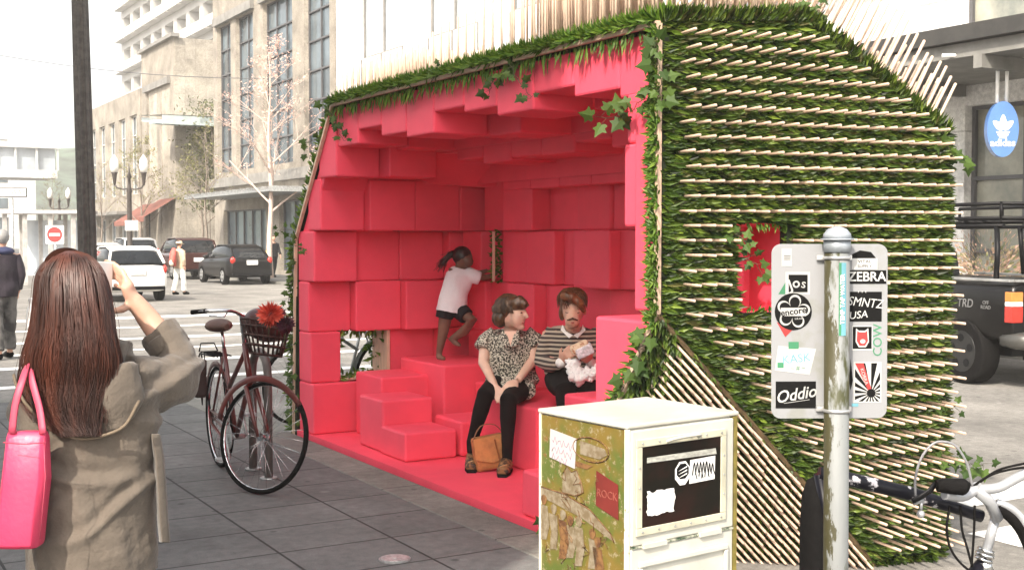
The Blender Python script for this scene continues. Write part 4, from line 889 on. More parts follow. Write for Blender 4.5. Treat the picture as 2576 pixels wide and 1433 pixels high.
vox(b, 'body', M_skinp, wo, .0085, 3)
for kn, an, toe, hip, lab in (((1221, 992, 8.47), (1187, 1112, 8.62), (1186, 1180, 8.44), (1262, 968, 8.85), 0), ((1279, 1006, 8.36), (1276, 1132, 8.44), (1263, 1196, 8.28), (1318, 972, 8.82), 1)):
    b = MB(); k_, a_, h_ = w_(*kn), w_(*an), w_(*hip); b.tube([h_, h_.lerp(k_, .5)+UP*.01, k_, k_.lerp(a_, .35)-FW*.0+FW*.02, k_.lerp(a_, .7), a_, a_-UP*.08], [.094, .083, .064, .059, .046, .040, .036], 14); vox(b, 'tights', M_tights, wo, .010, 3)
    b = MB(); t_ = w_(*toe); hl = a_-UP*.085+FW*.03; t2 = V((t_.x, t_.y, .065)); hl.z = .075
    b.tube([hl+UP*.035, hl.lerp(t2, .35)+UP*.02, hl.lerp(t2, .7)+UP*.002, t2], [(.042, .048), (.047, .046), (.050, .038), (.042, .026)], 12)
    sh = vox(b, 'shoe', mat('tan_leather', (.24, .12, .045), .55, col2=(.03, .018, .012), scale=26, lo=.47, hi=.53), wo, .008, 2)
    g = MB(); g.prism([V((p.x, p.y, .031)) for p in [hl+RT*.04+FW*.03, hl-RT*.04+FW*.03, hl.lerp(t2, .7)-RT*.048, t2-RT*.03-FW*.03, t2+RT*.03-FW*.03, hl.lerp(t2, .7)+RT*.048]], UP*.018); g.build('sole', M_rubber, sh, fix=True)
    g = MB()
    for i in range(4): c = (hl+UP*.035).lerp(t2, .15+.2*i); g.tube([c+RT*.045-UP*.02, c+RT*.02+UP*.03, c-RT*.02+UP*.022-FW*.02, c-RT*.045-UP*.02], .006, 5)
    g.build('strap', mat('tan_strap', (.34, .19, .085), .5), sh)
b = MB()
b.tube([w_(1284, 836, 8.80), w_(1283, 858, 8.82), w_(1283, 905, 8.82), w_(1284, 945, 8.85), w_(1292, 975, 8.82)], [(.15, .085), (.195, .12), (.185, .13), (.19, .14), (.20, .15)], 20, ref=-FW)
b.tube([w_(1248, 842, 8.80), w_(1222, 858, 8.80), w_(1212, 878, 8.77)], [.07, .072, .068], 12); b.tube([w_(1320, 842, 8.80), w_(1345, 858, 8.80), w_(1352, 874, 8.77)], [.07, .072, .066], 12)
b.tube([w_(1290, 955, 8.84), w_(1262, 985, 8.62)], [(.11, .10), (.085, .065)], 12, ref=UP); b.tube([w_(1305, 955, 8.84), w_(1320, 985, 8.62)], [(.12, .10), (.085, .065)], 12, ref=UP)
vox(b, 'dress', M_dress, wo, .009, 4, lambda c, n: c+n*(.010*noise.noise(V((c.x*12, c.y*12, c.z*6)))+.004*noise.noise(c*40)))
b = MB(); cl = w_(1284, 852, 8.62)
for s in (-1, 1): b.prism([cl+UP*.07+RT*s*.055+FW*.05, cl+RT*s*.075-UP*.0+FW*.01, cl+RT*s*.045-UP*.045-FW*.015, cl-UP*.055-FW*.015, cl+RT*s*.02+UP*.02+FW*.0], -FW*.006)
b.build('collar', M_dress, wo, fix=True)
b = MB(); b.prism([cl+UP*.055+RT*.045+FW*.02, cl-UP*.06-FW*.014, cl+UP*.055-RT*.045+FW*.02], -FW*.004); b.build('neckline', M_skinp, wo, fix=True)
b = MB()
Rw = Matrix((RT, FW, UP)).transposed()
b.ell(w_(1278, 774, 8.73), (.105, .115, .105), rot=Rw); b.ell(w_(1258, 798, 8.72), (.062, .09, .075), rot=Rw); b.ell(w_(1300, 764, 8.67), (.085, .08, .06), rot=Rw); b.tube([w_(1300, 752, 8.64), w_(1322, 766, 8.60), w_(1332, 768, 8.6)], [.04, .028, .006], 8)
vox(b, 'hair', M_hair_b, wo, .008, 3, lambda c, n: c+n*.008*noise.noise(V((c.x*30, c.y*30, c.z*9))))
b = MB(); rn = random.Random(9); hc = w_(1280, 776, 8.72)
def bob(r):
    a = r.uniform(0, 6.28); pts = []
    for i in range(7):
        t = .15+i*.27+r.uniform(-.03, .03); rr = .112 + (.012 if i > 4 else 0); k = V((math.sin(t)*math.cos(a+.25*t), math.sin(t)*math.sin(a+.25*t), math.cos(t))); pts.append(hc + RT*k.x*rr*(1.0) + FW*k.y*rr + UP*(k.z*rr*.98))
    if (pts[4]-hc).dot(RT) > .02 and (pts[4]-hc).dot(FW) < .03: pts = pts[:5]
    return pts
strands(b, bob, 420, .0026, rn=rn); b.build('hair_strands', M_hair_b, wo)
b = MB(); b.ell(w_(1312, 786, 8.602), (.010, .006, .005)); b.build('eye', M_eye, wo); b = MB(); b.ell(w_(1317, 811, 8.622), (.014, .010, .006)); b.build('mouth', M_lip, wo)

# --- seated man
mn = person('man with moustache in a striped sweater looking down at his sandwich', V((4.6, 7.0, .5)))
b = MB(); b.ell(w_(1441, 776, 8.38), (.080, .095, .115), rot=Rw); b.ell(w_(1440, 803, 8.30), (.055, .055, .065), rot=Rw); b.tube([w_(1440, 784, 8.28), w_(1440, 797, 8.255)], [.010, .015], 7); b.tube([w_(1441, 815, 8.40), w_(1441, 845, 8.48)], [.055, .062], 10)
for s in (-1, 1): b.ell(w_(1441+s*31, 783, 8.40), (.012, .02, .028), rot=Rw)
b.tube([w_(1438, 830, 8.5), w_(1435, 880, 8.5), w_(1435, 940, 8.52)], [(.18, .1), (.17, .11), (.16, .12)], 14, ref=FW)
b.tube([w_(1382, 835, 8.5), w_(1368, 905, 8.42), w_(1408, 912, 8.2)], [.05, .045, .03], 10); b.tube([w_(1492, 835, 8.5), w_(1500, 900, 8.42), w_(1482, 908, 8.2)], [.05, .045, .03], 10)
hand(b, w_(1412, 908, 8.19), w_(1432, 886, 8.10), (-FW-RT*.3).normalized(), 1.05, .9, 1); hand(b, w_(1484, 908, 8.19), w_(1466, 890, 8.08), (-FW+RT*.4-UP*.3).normalized(), 1.05, .9, -1)
b.tube([w_(1412, 955, 8.5), w_(1425, 978, 8.1), w_(1430, 1090, 8.05), w_(1430, 1150, 8.0)], [.07, .035, .03, .03], 10)
b.tube([w_(1470, 955, 8.5), w_(1480, 971, 8.1), w_(1485, 1090, 8.05), w_(1485, 1140, 8.0)], [.07, .035, .03, .03], 10)
vox(b, 'body', M_skin, mn, .0085, 3)
b = MB(); b.tube([w_(1405, 952, 8.55), w_(1410, 965, 8.3), w_(1422, 978, 8.02), w_(1430, 1085, 8.03)], [.105, .095, .075, .058], 12); b.tube([w_(1470, 948, 8.55), w_(1475, 958, 8.3), w_(1482, 966, 8.02), w_(1487, 1075, 8.03)], [.105, .095, .075, .058], 12)
b.tube([w_(1390, 945, 8.55), w_(1490, 945, 8.55)], [.11, .11], 10); vox(b, 'trousers', M_tights, mn, .010, 4)
for x in (1430, 1485):
    b = MB(); p = w_(x, 1150, 8.02); b.tube([V((p.x, p.y, .12)), V((p.x, p.y, .07))-FW*.08, V((p.x, p.y, .06))-FW*.18], [.045, .045, .03], 10); b.build('shoe', M_black, mn)
b = MB(); b.tube([w_(1438, 822, 8.5), w_(1437, 838, 8.5), w_(1436, 880, 8.48), w_(1434, 925, 8.5), w_(1432, 945, 8.52)], [(.13, .08), (.195, .115), (.19, .13), (.185, .135), (.18, .13)], 20, ref=-FW)
b.tube([w_(1396, 834, 8.5), w_(1376, 862, 8.48), w_(1364, 908, 8.42), w_(1385, 918, 8.28), w_(1405, 913, 8.2)], [.07, .066, .060, .052, .044], 12)
b.tube([w_(1480, 834, 8.5), w_(1496, 862, 8.48), w_(1502, 904, 8.42), w_(1494, 912, 8.28), w_(1487, 910, 8.2)], [.07, .066, .060, .052, .044], 12)
vox(b, 'sweater', M_sweater, mn, .009, 4, lambda c, n: c+n*(.008*noise.noise(V((c.x*14, c.y*14, c.z*8)))))
b = MB(); cc = w_(1441, 832, 8.42)
for s in (-1, 1): b.prism([cc+UP*.045+RT*s*.072+FW*.03, cc+UP*.01+RT*s*.088-FW*.03, cc-UP*.045+RT*s*.03-FW*.06, cc-UP*.025-FW*.055, cc+UP*.0+RT*s*.05-FW*.04], -FW*.012)
b.build('shirt_collar', M_white, mn, bevel=.003, fix=True)
for x, y in ((1410, 912), (1486, 912)): b = MB(); b.ell(w_(x, y, 8.185), (.036, .036, .036)); b.build('shirt_cuff', M_white, mn)
b = MB(); b.ell(w_(1440, 762, 8.42), (.098, .108, .092), rot=Rw); b.tube([w_(1412, 742, 8.30), w_(1440, 748, 8.26), w_(1462, 765, 8.26), w_(1470, 785, 8.29)], [.03, .035, .03, .012], 8); b.ell(w_(1414, 785, 8.40), (.025, .05, .06), rot=Rw)
vox(b, 'hair', M_hair_c, mn, .008, 2, lambda c, n: c+n*.007*noise.noise(V((c.x*30, c.y*30, c.z*12))))
b = MB(); rn = random.Random(3); hm = w_(1440, 762, 8.41); pt = w_(1425, 735, 8.36)
def mop(r):
    a = r.uniform(0, 6.28); e = hm + RT*math.cos(a)*.102 + FW*math.sin(a)*.11 + UP*r.uniform(-.04, .02)
    if math.sin(a) < -.2: e = hm + RT*(r.uniform(-.09, .10)) - FW*.115 + UP*(r.uniform(-.01, .03) - .5*max(0, r.uniform(.0, .08)))
    p0 = hm+UP*.10+RT*r.uniform(-.06, .02)+FW*r.uniform(-.05, .06); m_ = p0.lerp(e, .5); o = (m_-hm).normalized(); m_ = hm+o*.118; return smooth_path([p0, m_, e], 3)
strands(b, mop, 420, .0026, rn=rn); b.build('hair_strands', M_hair_c, mn)
b = MB(); b.tube([w_(1427, 805, 8.252), w_(1440, 801, 8.238), w_(1453, 805, 8.252)], [.005, .009, .005], 6); b.build('moustache', M_hair_b, mn)
for s in (-1, 1): b = MB(); b.tube([w_(1440+s*8, 785, 8.284), w_(1440+s*13, 787, 8.284), w_(1440+s*18, 785, 8.292)], .0022, 4); b.build('eye', M_eye, mn)
b = MB(); b.ell(w_(1440, 811, 8.245), (.016, .008, .005)); b.build('mouth', M_lip, mn)
sw = thing('sandwich', 'wrapped sandwich in the hands of the man in the striped sweater', 'food', w_(1460, 880, 8.05)); b = MB()
rS = Matrix((RT, FW, UP)).transposed() @ Matrix.Rotation(R(-25), 3, 'Y'); b.box(w_(1458, 872, 8.04), (.13, .07, .062), rS); b.build('bread', mat('bread', (.72, .60, .42), .8, col2=(.45, .22, .12), scale=40, lo=.5, hi=.62), sw, bevel=.018)
b = MB(); b.box(w_(1470, 882, 8.045), (.12, .09, .075), rS); b.build('wrapper', mat('foil', (.62, .62, .66), .45, .2, var=.3, scale=30, bump=.8, bscale=40), sw, bevel=.012)
pp = thing('paper_wrap', 'crumpled white paper lying on the lap of the man in the striped sweater', 'paper', w_(1475, 940, 8.1)); b = MB()
b.tube([w_(1435, 905, 8.1), w_(1442, 930, 8.06), w_(1462, 948, 8.0), w_(1490, 942, 8.0), w_(1506, 928, 8.05)], [(.03, .02), (.05, .025), (.07, .04), (.065, .04), (.05, .02)], 12)
vox(b, 'paper_sheet', mat('crumpled_paper', (.78, .78, .77), .7, col2=(.40, .40, .42), scale=60, lo=.62, hi=.68, bump=.9, bscale=60), pp, .008, 1, lambda c, n: c+n*(.05*abs(noise.noise(c*17))+.03*abs(noise.noise(c*34))-.012))
# leather satchel
bgp = w_(1232, 1150, 8.50); sb = thing('satchel', 'tan leather satchel standing on the pink floor between the woman\'s feet', 'bag', V((bgp.x, bgp.y, .03)))
rb = Matrix((RT, FW, UP)).transposed() @ Matrix.Rotation(R(18), 3, 'Z') @ Matrix.Rotation(R(-8), 3, 'Y'); c = V((bgp.x, bgp.y, .165)); Mlt = mat('satchel_leather', (.40, .17, .055), .45, var=.25, scale=9, bump=.2, bscale=70)
b = MB(); b.box(c, (.24, .10, .24), rb); b.build('body', Mlt, sb, bevel=.02)
b = MB(); b.prism([c+rb @ V(p) for p in ((-.122, -.053, .122), (.122, -.053, .122), (.122, -.058, -.03), (.0, -.06, -.07), (-.122, -.058, -.03))], rb @ V((0, -.006, 0))); b.build('flap', mat('flap_leather', (.46, .21, .075), .42, var=.2, scale=9), sb, bevel=.002, fix=True)
b = MB(); b.tube(smooth_path([c+rb @ V(p) for p in ((-.12, -.02, .10), (-.05, -.02, .20), (.06, -.02, .19), (.12, -.02, .1))]), [(.010, .003)]*10, 8); b.bar(c+rb @ V((.03, -.068, .10)), c+rb @ V((.05, -.07, -.10)), .022, .004); b.build('strap', mat('strap_leather', (.25, .10, .035), .5), sb)

# --- climbing girl
gl_ = person('barefoot girl in a white tee climbing the pink blocks with her ponytail swinging', V((4.7, 9.1, .66))); q = lambda x, y, d=0: W(x, y, 10.15+d)
b = MB(); b.ell(q(1166, 650), (.078, .088, .092), rot=Rw); b.ell(q(1178, 658, -.05), (.045, .04, .05)); b.ell(q(1188, 657, -.05), (.012, .012, .01)); b.tube([q(1158, 668), q(1152, 685)], [.04, .045], 8)
b.tube([q(1160, 682), q(1145, 730), q(1138, 785)], [(.11, .07), (.1, .075), (.105, .08)], 12, ref=FW)
b.tube([q(1198, 694, -.02), q(1225, 698, .0), q(1252, 686, .05)], [.034, .026, .019], 9); hand(b, q(1240, 690, .03), q(1262, 680, .06), UP, .72, .6, 1, r=.010); b.tube([q(1190, 690, .08), q(1215, 684, .1), q(1226, 680, .1)], [.03, .022, .018], 8); hand(b, q(1222, 682, .1), q(1240, 682, .12), UP, .7, .7, 1, r=.010)
b.tube([q(1122, 790), q(1114, 838), q(1105, 884), q(1104, 897)], [.062, .045, .028, .025], 10); b.tube([q(1103, 897), q(1118, 903, -.06)], [.028, .02], 8)
b.tube([q(1160, 785), q(1188, 805, -.12), q(1168, 832, -.06), q(1137, 852, 0), q(1132, 848, 0)], [.062, .048, .044, .028, .026], 10); b.tube([q(1133, 848), q(1146, 862, -.02), q(1158, 869, -.04)], [.028, .026, .015], 8)
vox(b, 'body', M_skind, gl_, .0085, 3)
b = MB(); b.tube([q(1158, 674), q(1155, 690), q(1147, 730), q(1138, 765), q(1135, 785)], [(.07, .06), (.125, .09), (.115, .1), (.128, .11), (.135, .115)], 18, ref=-FW)
b.tube([q(1172, 688), q(1192, 694, -.02), q(1208, 700, -.02)], [.065, .06, .058], 12); b.tube([q(1140, 690, .02), q(1132, 710, .03)], [.06, .05], 10)
vox(b, 'tee_shirt', M_tee, gl_, .009, 3, lambda c, n: c+n*(.016*noise.noise(V((c.x*9+c.z*5, c.y*9, c.z*6)))))
b = MB(); b.tube([q(1122, 776), q(1117, 800)], [.078, .075], 12); b.tube([q(1152, 776), q(1174, 797, -.07)], [.08, .07], 12); vox(b, 'shorts', M_dark, gl_, .009, 3)
b = MB(); b.ell(q(1162, 643), (.084, .092, .084), rot=Rw); b.tube([q(1145, 634), q(1132, 640), q(1120, 655), q(1108, 668)], [.022, .03, .022, .006], 8); vox(b, 'hair', M_hair_d, gl_, .007, 2)
b = MB(); rn = random.Random(4)
for i in range(60): o = V((rn.gauss(0, .012), rn.gauss(0, .012), rn.gauss(0, .015))); b.tube([q(1146, 634), q(1130, 638)+o*.6, q(1117, 655)+o, q(1106, 670)+o*1.8], .002, 3)
b.build('ponytail', mat('reddish_hair', (.06, .018, .014), .4), gl_)

# --- passers-by in the background
def walker(label, x, y, h, yaw, top, leg, skin=None, hair=None, z=RZ, stride=.18, extra=None, arms=True, lean=0):
    t = person(label, (x, y, z)); s = h/1.7; f = V((math.sin(yaw), math.cos(yaw), 0)); r = V((f.y, -f.x, 0)); P = lambda a, b_, c: V((x, y, z)) + r*a*s + f*(b_+lean*c*.1)*s + UP*c*s
    b = MB(); b.ell(P(0, .02, 1.58), (.078*s, .09*s, .11*s)); b.ell(P(0, .10, 1.56), .018*s, nu=6, nv=4); b.tube([P(0, 0, 1.5), P(0, 0, 1.38)], .05*s, 8); b.tube([P(0, 0, 1.4), P(0, 0, 1.1), P(0, 0, .9)], [(.17*s, .1*s), (.15*s, .1*s), (.16*s, .11*s)], 10, ref=f)
    for q_ in (-1, 1):
        b.tube([P(.09*q_, 0, .9), P(.10*q_, stride*.5*q_+.03, .48), P(.10*q_, stride*q_-.03, .08)], [.08*s, .055*s, .04*s], 8); b.tube([P(.10*q_, stride*q_-.04, .05), P(.10*q_, stride*q_+.14, .035)], [.04*s, .03*s], 8)
        if arms: b.tube([P(.19*q_, 0, 1.38), P(.23*q_, -.05*q_, 1.1), P(.20*q_, .12-.1*q_, .88)], [.05*s, .04*s, .03*s], 8); hand(b, P(.20*q_, .12-.1*q_, .88), P(.20*q_, .16-.1*q_, .78), r*q_, s, .5, -1)
    vox(b, 'body', skin or M_skin, t, .014, 3)
    b = MB(); b.tube([P(0, 0, 1.43), P(0, 0, 1.36), P(0, .0, 1.1), P(0, 0, .82)], [(.1*s, .08*s), (.21*s, .12*s), (.19*s, .13*s), (.20*s, .14*s)], 12, ref=-f)
    for q_ in (-1, 1): b.tube([P(.17*q_, 0, 1.37), P(.235*q_, -.05*q_, 1.1), P(.205*q_, .10-.1*q_, .92)], [.07*s, .06*s, .05*s], 8)
    vox(b, 'coat', top, t, .014, 3, lambda c, n: c+n*.02*noise.noise(c*6))
    b = MB()
    for q_ in (-1, 1): b.tube([P(.085*q_, 0, .92), P(.10*q_, stride*.5*q_+.02, .48), P(.10*q_, stride*q_-.03, .12)], [.105*s, .085*s, .075*s], 10)
    vox(b, 'trousers', leg, t, .014, 2, lambda c, n: c+n*.018*noise.noise(c*8))
    b = MB()
    for q_ in (-1, 1): b.tube([P(.10*q_, stride*q_-.05, .055), P(.10*q_, stride*q_+.05, .055), P(.10*q_, stride*q_+.17, .035)], [.048*s, .048*s, .032*s], 8)
    b.build('shoes', M_rubber, t)
    b = MB(); b.ell(P(0, -.01, 1.61), (.09*s, .10*s, .10*s)); b.build('hair', hair or M_hair_b, t); return t, P, b
P_ = gnd(10, 903, RZ); M_blkj = mat('black_jacket', (.03, .022, .03), .7, var=.3, scale=6, bump=.4, bscale=20)
lm, P, _ = walker('man in black jacket and loose dark trousers at the left edge', P_.x, P_.y, 1.86, R(-10), M_blkj, mat('grey_black_trousers', (.05, .047, .045), .8, col2=(.16, .15, .14), scale=5, bump=.4, bscale=20), hair=mat('grey_hair', (.30, .29, .28), .6), stride=.10)
b = MB(); b.ell(P(.0, -.0, 1.42), (.17, .15, .07)); b.build('hood', mat('navy_scarf', (.04, .045, .10), .8), lm)
cb = thing('carrier_bag', 'pale plastic carrier bag hanging beside the man at the left edge', 'bag', P(.36, 0, .6)); b = MB(); b.tube([P(.36, .02, .78), P(.37, .02, .62), P(.38, .02, .42), P(.38, .02, .36)], [(.03, .02), (.13, .06), (.17, .09), (.13, .07)], 12)
vox(b, 'bag_body', mat('pale_plastic', (.50, .50, .50), .4, var=.2), cb, .012, 2, lambda c, n: c+n*.03*noise.noise(c*9))
P_ = gnd(452, 741, RZ)
sm, P, _ = walker('person in white trousers and cap carrying a red and cream backpack beside the white car', P_.x, P_.y, 1.66, R(60), mat('cream_jacket', (.55, .42, .30), .8, var=.2), mat('white_trousers', (.74, .74, .70), .8, var=.05), stride=.12)
b = MB(); b.ell(P(0, .0, 1.62), (.10, .11, .075)); b.tube([P(0, .08, 1.6), P(0, .18, 1.58)], [(.07, .01), (.05, .006)], 10); b.build('cap', mat('cap_cloth', (.62, .52, .36), .8), sm)
bk = thing('backpack', 'red and cream backpack on the person in white trousers', 'bag', P(0, -.2, 1.2)); b = MB(); b.tube([P(0, -.22, 1.44), P(0, -.26, 1.3), P(0, -.28, 1.05), P(0, -.25, .9)], [(.10, .05), (.15, .09), (.16, .11), (.13, .08)], 14); b.build('pack_body', mat('red_pack', (.48, .10, .08), .7, var=.3, scale=5), bk)
b = MB(); b.ell(P(.05, -.36, 1.0), (.09, .06, .10)); b.build('pocket', mat('cream_pack', (.66, .58, .46), .8), bk)
P_ = V((16.6, 47.6, .04)); pw, P, _ = walker('distant pedestrian in dark coat walking by the wooden shopfront', P_.x, P_.y, 1.72, R(170), M_dark, M_dark, z=.04)
yb = thing('shoulder_bag', 'yellow bag carried by the distant pedestrian in dark coat', 'bag', P(.3, 0, 1.0)); b = MB(); b.tube([P(.28, .0, 1.1), P(.29, 0, 1.0), P(.30, 0, .84)], [(.10, .04), (.15, .07), (.13, .07)], 10); b.build('bag_body', mat('yellow_bag', (.62, .40, .10), .6), yb)
b = MB(); b.tube([P(.25, .08, 1.08), P(.2, .0, 1.38), P(.25, -.08, 1.08)], .01, 5); b.build('strap', M_frame, yb)

# ------------------------------------------------------------ bicycles
def arc(c, r, x, y, a0, a1, n): return [c + x*(r*math.cos(a0+(a1-a0)*i/n)) + y*(r*math.sin(a0+(a1-a0)*i/n)) for i in range(n+1)]
M_maroon = mat('maroon_paint', (.10, .020, .017), .35, var=.2, coat=.3); M_brown = mat('brown_leather', (.10, .045, .03), .6, var=.2)
def wheel(parent, c, ax, r=.345, spokes=28, tyre=.017, wall=M_rubber):
    """c centre, ax axle direction; every part is parented to the bicycle, tyre and spokes to the rim"""
    ax = ax.normalized(); x = UP.cross(ax).normalized(); y = ax.cross(x)
    g = MB(); g.tube(arc(c, r-.028, x, y, 0, 2*math.pi*39/40, 39), [(.009, .007)]*40, 8, closed=True); rim = g.build('wheel', M_chrome, parent)
    g = MB(); g.tube(arc(c, r-tyre, x, y, 0, 2*math.pi*47/48, 47), tyre, 10, closed=True); g.build('tyre', wall, rim)
    g = MB(); g.tube([c-ax*.035, c+ax*.035], .016, 10)
    for s in (-1, 1): g.tube([c+ax*.030*s, c+ax*.034*s], .026, 12)
    for i in range(spokes):
        a = 2*math.pi*i/spokes; d = x*math.cos(a)+y*math.sin(a); a2 = a + (1 if i % 4 < 2 else -1)*.9; h = x*math.cos(a2)+y*math.sin(a2); g.tube([c+h*.024+ax*(.03 if i % 2 else -.03), c+d*(r-.03)], .0016, 3)
    g.build('spokes', M_chrome, rim); return rim
def bicycle(label, front, rear, steer=0, lean=0, full=True, group=None, paint=M_maroon, grp='bicycles', RW=.355):
    f0 = V((front.x, front.y, 0)); r0 = V((rear.x, rear.y, 0)); t = thing('bicycle', label, 'bicycle', f0, grp)
    fw = (f0-r0).normalized(); sd = V((fw.y, -fw.x, 0)); up = (UP + sd*lean).normalized(); R_ = RW
    L = lambda x, z, y=0: r0 + fw*x + up*z + sd*y
    wb = (f0-r0).length; hub_r = L(0, R_); bb = L(.45, .29); head_t = L(wb-.25, .98); head_b = L(wb-.17, .74); seat_t = L(.25, .90); hub_f = L(wb, R_)
    st = (head_t-head_b).normalized(); Q = Quaternion(st, steer); fd = Q @ fw; fs_ = Q @ sd
    hub_f = head_b + Q @ (hub_f-head_b)
    wheel(t, hub_r, sd, R_); wheel(t, hub_f, fs_, R_)
    g = MB(); g.tube([bb, seat_t], .016); g.tube([head_b-st*.02, head_t], .020, 10); g.tube([bb, head_b], .019); g.tube([L(.32, .62), head_t-st*.05], .017)
    for s in (-1, 1): g.tube([bb+sd*.02*s, hub_r+sd*.055*s], .010); g.tube([seat_t+sd*.012*s-up*.06, hub_r+sd*.055*s], .009)
    g.build('frame', paint, t)
    g = MB(); cr = head_b-st*.03
    for s in (-1, 1): g.tube([cr, cr+fs_*.05*s-st*.02, cr.lerp(hub_f, .6)+fs_*.058*s, hub_f+fs_*.055*s], [.016, .016, .014, .011], 8)
    g.build('fork', paint, t)
    for nm, c, ax, a0, a1 in (('front_fender', hub_f, fs_, R(35), R(165)), ('rear_fender', hub_r, sd, R(10), R(190))):
        y = up; x = y.cross(ax).normalized(); x = -x if x.dot(fw) < 0 else x; g = MB(); g.tube(arc(c, R_+.018, x, y, a0, a1, 16), [(.022, .005)]*17, 8, ref=ax); g.build('fender', paint, t)
    g = MB(); g.tube([seat_t, seat_t+up*.13-fw*.03], .0125); g.build('seat_post', M_chrome, t)
    s0 = seat_t+up*.16-fw*.04; g = MB(); g.tube([s0-fw*.13, s0-fw*.09, s0, s0+fw*.08, s0+fw*.15], [(.06, .03), (.10, .05), (.085, .045), (.04, .03), (.02, .02)], 14, ref=up); g.build('saddle', M_brown, t)
    g = MB(); sm_ = head_t + st*.19; hb = sm_ + fd*.05; g.tube([head_t, sm_, hb], .014)
    pts = [hb+fs_*.30-fd*.20-st*.02, hb+fs_*.28-fd*.08, hb+fs_*.17+fd*.02+st*.02, hb, hb-fs_*.17+fd*.02+st*.02, hb-fs_*.28-fd*.08, hb-fs_*.30-fd*.20-st*.02]
    g.tube(smooth_path(pts, 4), .0115, 8); g.build('handlebar', M_chrome, t)
    for s in (0, 6): g = MB(); d = (pts[1 if s == 0 else 5]-pts[s]); g.tube([pts[s]-d*.1, pts[s]+d*.85], .017, 10); g.build('grip', M_rubber, t)
    for s in (1, -1): g = MB(); q = hb+fs_*.2*s; g.tube([q+fd*.01, q+fs_*.05*s+fd*.03-st*.03, q+fs_*.09*s-fd*.07-st*.035], .006, 5); g.build('brake_lever', M_chrome, t)
    if full:
        g = MB(); rz = .84
        for s in (-1, 1): g.tube([L(.20, rz, .06*s), L(-.20, rz-.01, .07*s), L(-.25, rz-.05, .07*s)], .007, 5); g.tube([L(-.16, rz, .07*s), hub_r+sd*.06*s], .006, 5); g.tube([L(-.05, rz, .07*s), L(-.14, .45, .09*s), L(-.22, rz-.03, .09*s)], .005, 5)
        for i in range(5): g.tube([L(-.2+.09*i, rz, -.065), L(-.2+.09*i, rz, .065)], .005, 5)
        g.tube([L(-.22, rz, -.07), L(-.24, rz+.06, -.05), L(-.24, rz+.06, .05), L(-.22, rz, .07)], .006, 5); g.build('rear_rack', M_black, t)
    g = MB(); g.tube([bb-sd*.06, bb+sd*.06], .02, 10); g.tube([bb+sd*.052, bb+sd*.056], .088, 24); cra = (fw*.55-up*.83); g.tube([bb+sd*.07, bb+sd*.08+cra*.165], .010, 6); g.tube([bb-sd*.07, bb-sd*.08-cra*.165], .010, 6); g.build('crankset', M_steel, t)
    for s in (1, -1): g = MB(); c = bb+sd*(.13*s)+cra*.165*s; Mx = Matrix((sd, fw, up)).transposed(); g.box(c, (.09, .075, .022), Mx); g.build('pedal', M_steel, t, bevel=.004)
    g = MB(); g.tube([bb+sd*.054+up*.088, hub_r+sd*.054+up*.035], .004, 4); g.tube([bb+sd*.054-up*.088, hub_r+sd*.054-up*.035], .004, 4); g.tube([hub_r+sd*.05, hub_r+sd*.058], .036, 14); g.build('chain', M_iron, t)
    return t, hb, fd, fs_, st, L, bb
fr = gnd(667, 1243); rr = gnd(560, 1172); fr = rr + (fr-rr).normalized()*1.06
bt, hb, fd, fs_, st, L, bb = bicycle('dark maroon city bicycle with a flower filled basket parked at the rack', fr, rr, R(-28) if False else R(34), lean=.05, RW=.375)
wheel_dir = fd; fwb = (V((fr.x, fr.y, 0))-V((rr.x, rr.y, 0))).normalized(); sd_b = V((fwb.y, -fwb.x, 0)); rr_h = L(0, .375)
g = MB(); bc = hb + fd*.15 - st*.13; n_ = 22                      # basket
for k, (z, r_) in enumerate(((-.12, .11), (-.06, .13), (0, .15), (.06, .165), (.10, .17))):
    g.tube([bc+UP*z+fd*r_*.85*math.cos(2*math.pi*i/n_)+fs_*r_*1.1*math.sin(2*math.pi*i/n_) for i in range(n_)], .007, 5, closed=True)
for i in range(n_):
    c_, s_ = math.cos(2*math.pi*i/n_), math.sin(2*math.pi*i/n_); g.tube([bc+UP*-.12+fd*.0935*c_+fs_*.12*s_, bc+UP*.10+fd*.1445*c_+fs_*.187*s_], .006, 4)
g.build('basket', mat('dark_wicker', (.05, .022, .018), .7, var=.4, scale=30), bt)
hm = thing('helmet', 'dark red brown helmet with pale vents lying in the bicycle basket', 'helmet', bc); g = MB(); g.ell(bc+UP*.08, (.14, .165, .115), rot=Matrix((fd, fs_, UP)).transposed(), nu=20, nv=12); g.build('shell', mat('helmet_shell', (.06, .015, .014), .3, var=.2), hm)
g = MB()
for a in (-.7, -.2, .3, .8):
    p = bc+UP*.08 + (RT*math.sin(a)*.135 - FW*math.cos(a)*.135 + UP*.03); g.ell(p, (.022, .022, .010), nu=8, nv=5)
g.build('vents', M_white, hm)
g = MB(); g.tube([bb+sd_b*.062+UP*.10, bb+sd_b*.062+(rr_h-bb)*.5+UP*.07, rr_h+sd_b*.062+UP*.05, rr_h+sd_b*.062-UP*.05, bb+sd_b*.062+(rr_h-bb)*.5-UP*.05, bb+sd_b*.062-UP*.08], .012, 6); g.build('chain_guard', M_maroon, bt)
g = MB(); g.tube([hb+fd*.06-st*.10, hb+fd*.13-st*.11], [.028, .036], 14); g.build('headlight', M_chrome, bt)
pn_ = thing('pannier', 'dark worn pannier hanging at the rear rack of the maroon bicycle', 'bag', L(-.05, .6)); g = MB(); c9 = L(-.08, .66, .13); M9 = Matrix((fwb, sd_b, UP)).transposed(); g.box(c9, (.26, .09, .27), M9); g.build('bag_body', mat('pannier_cloth', (.035, .016, .014), .8, var=.3), pn_, bevel=.02)
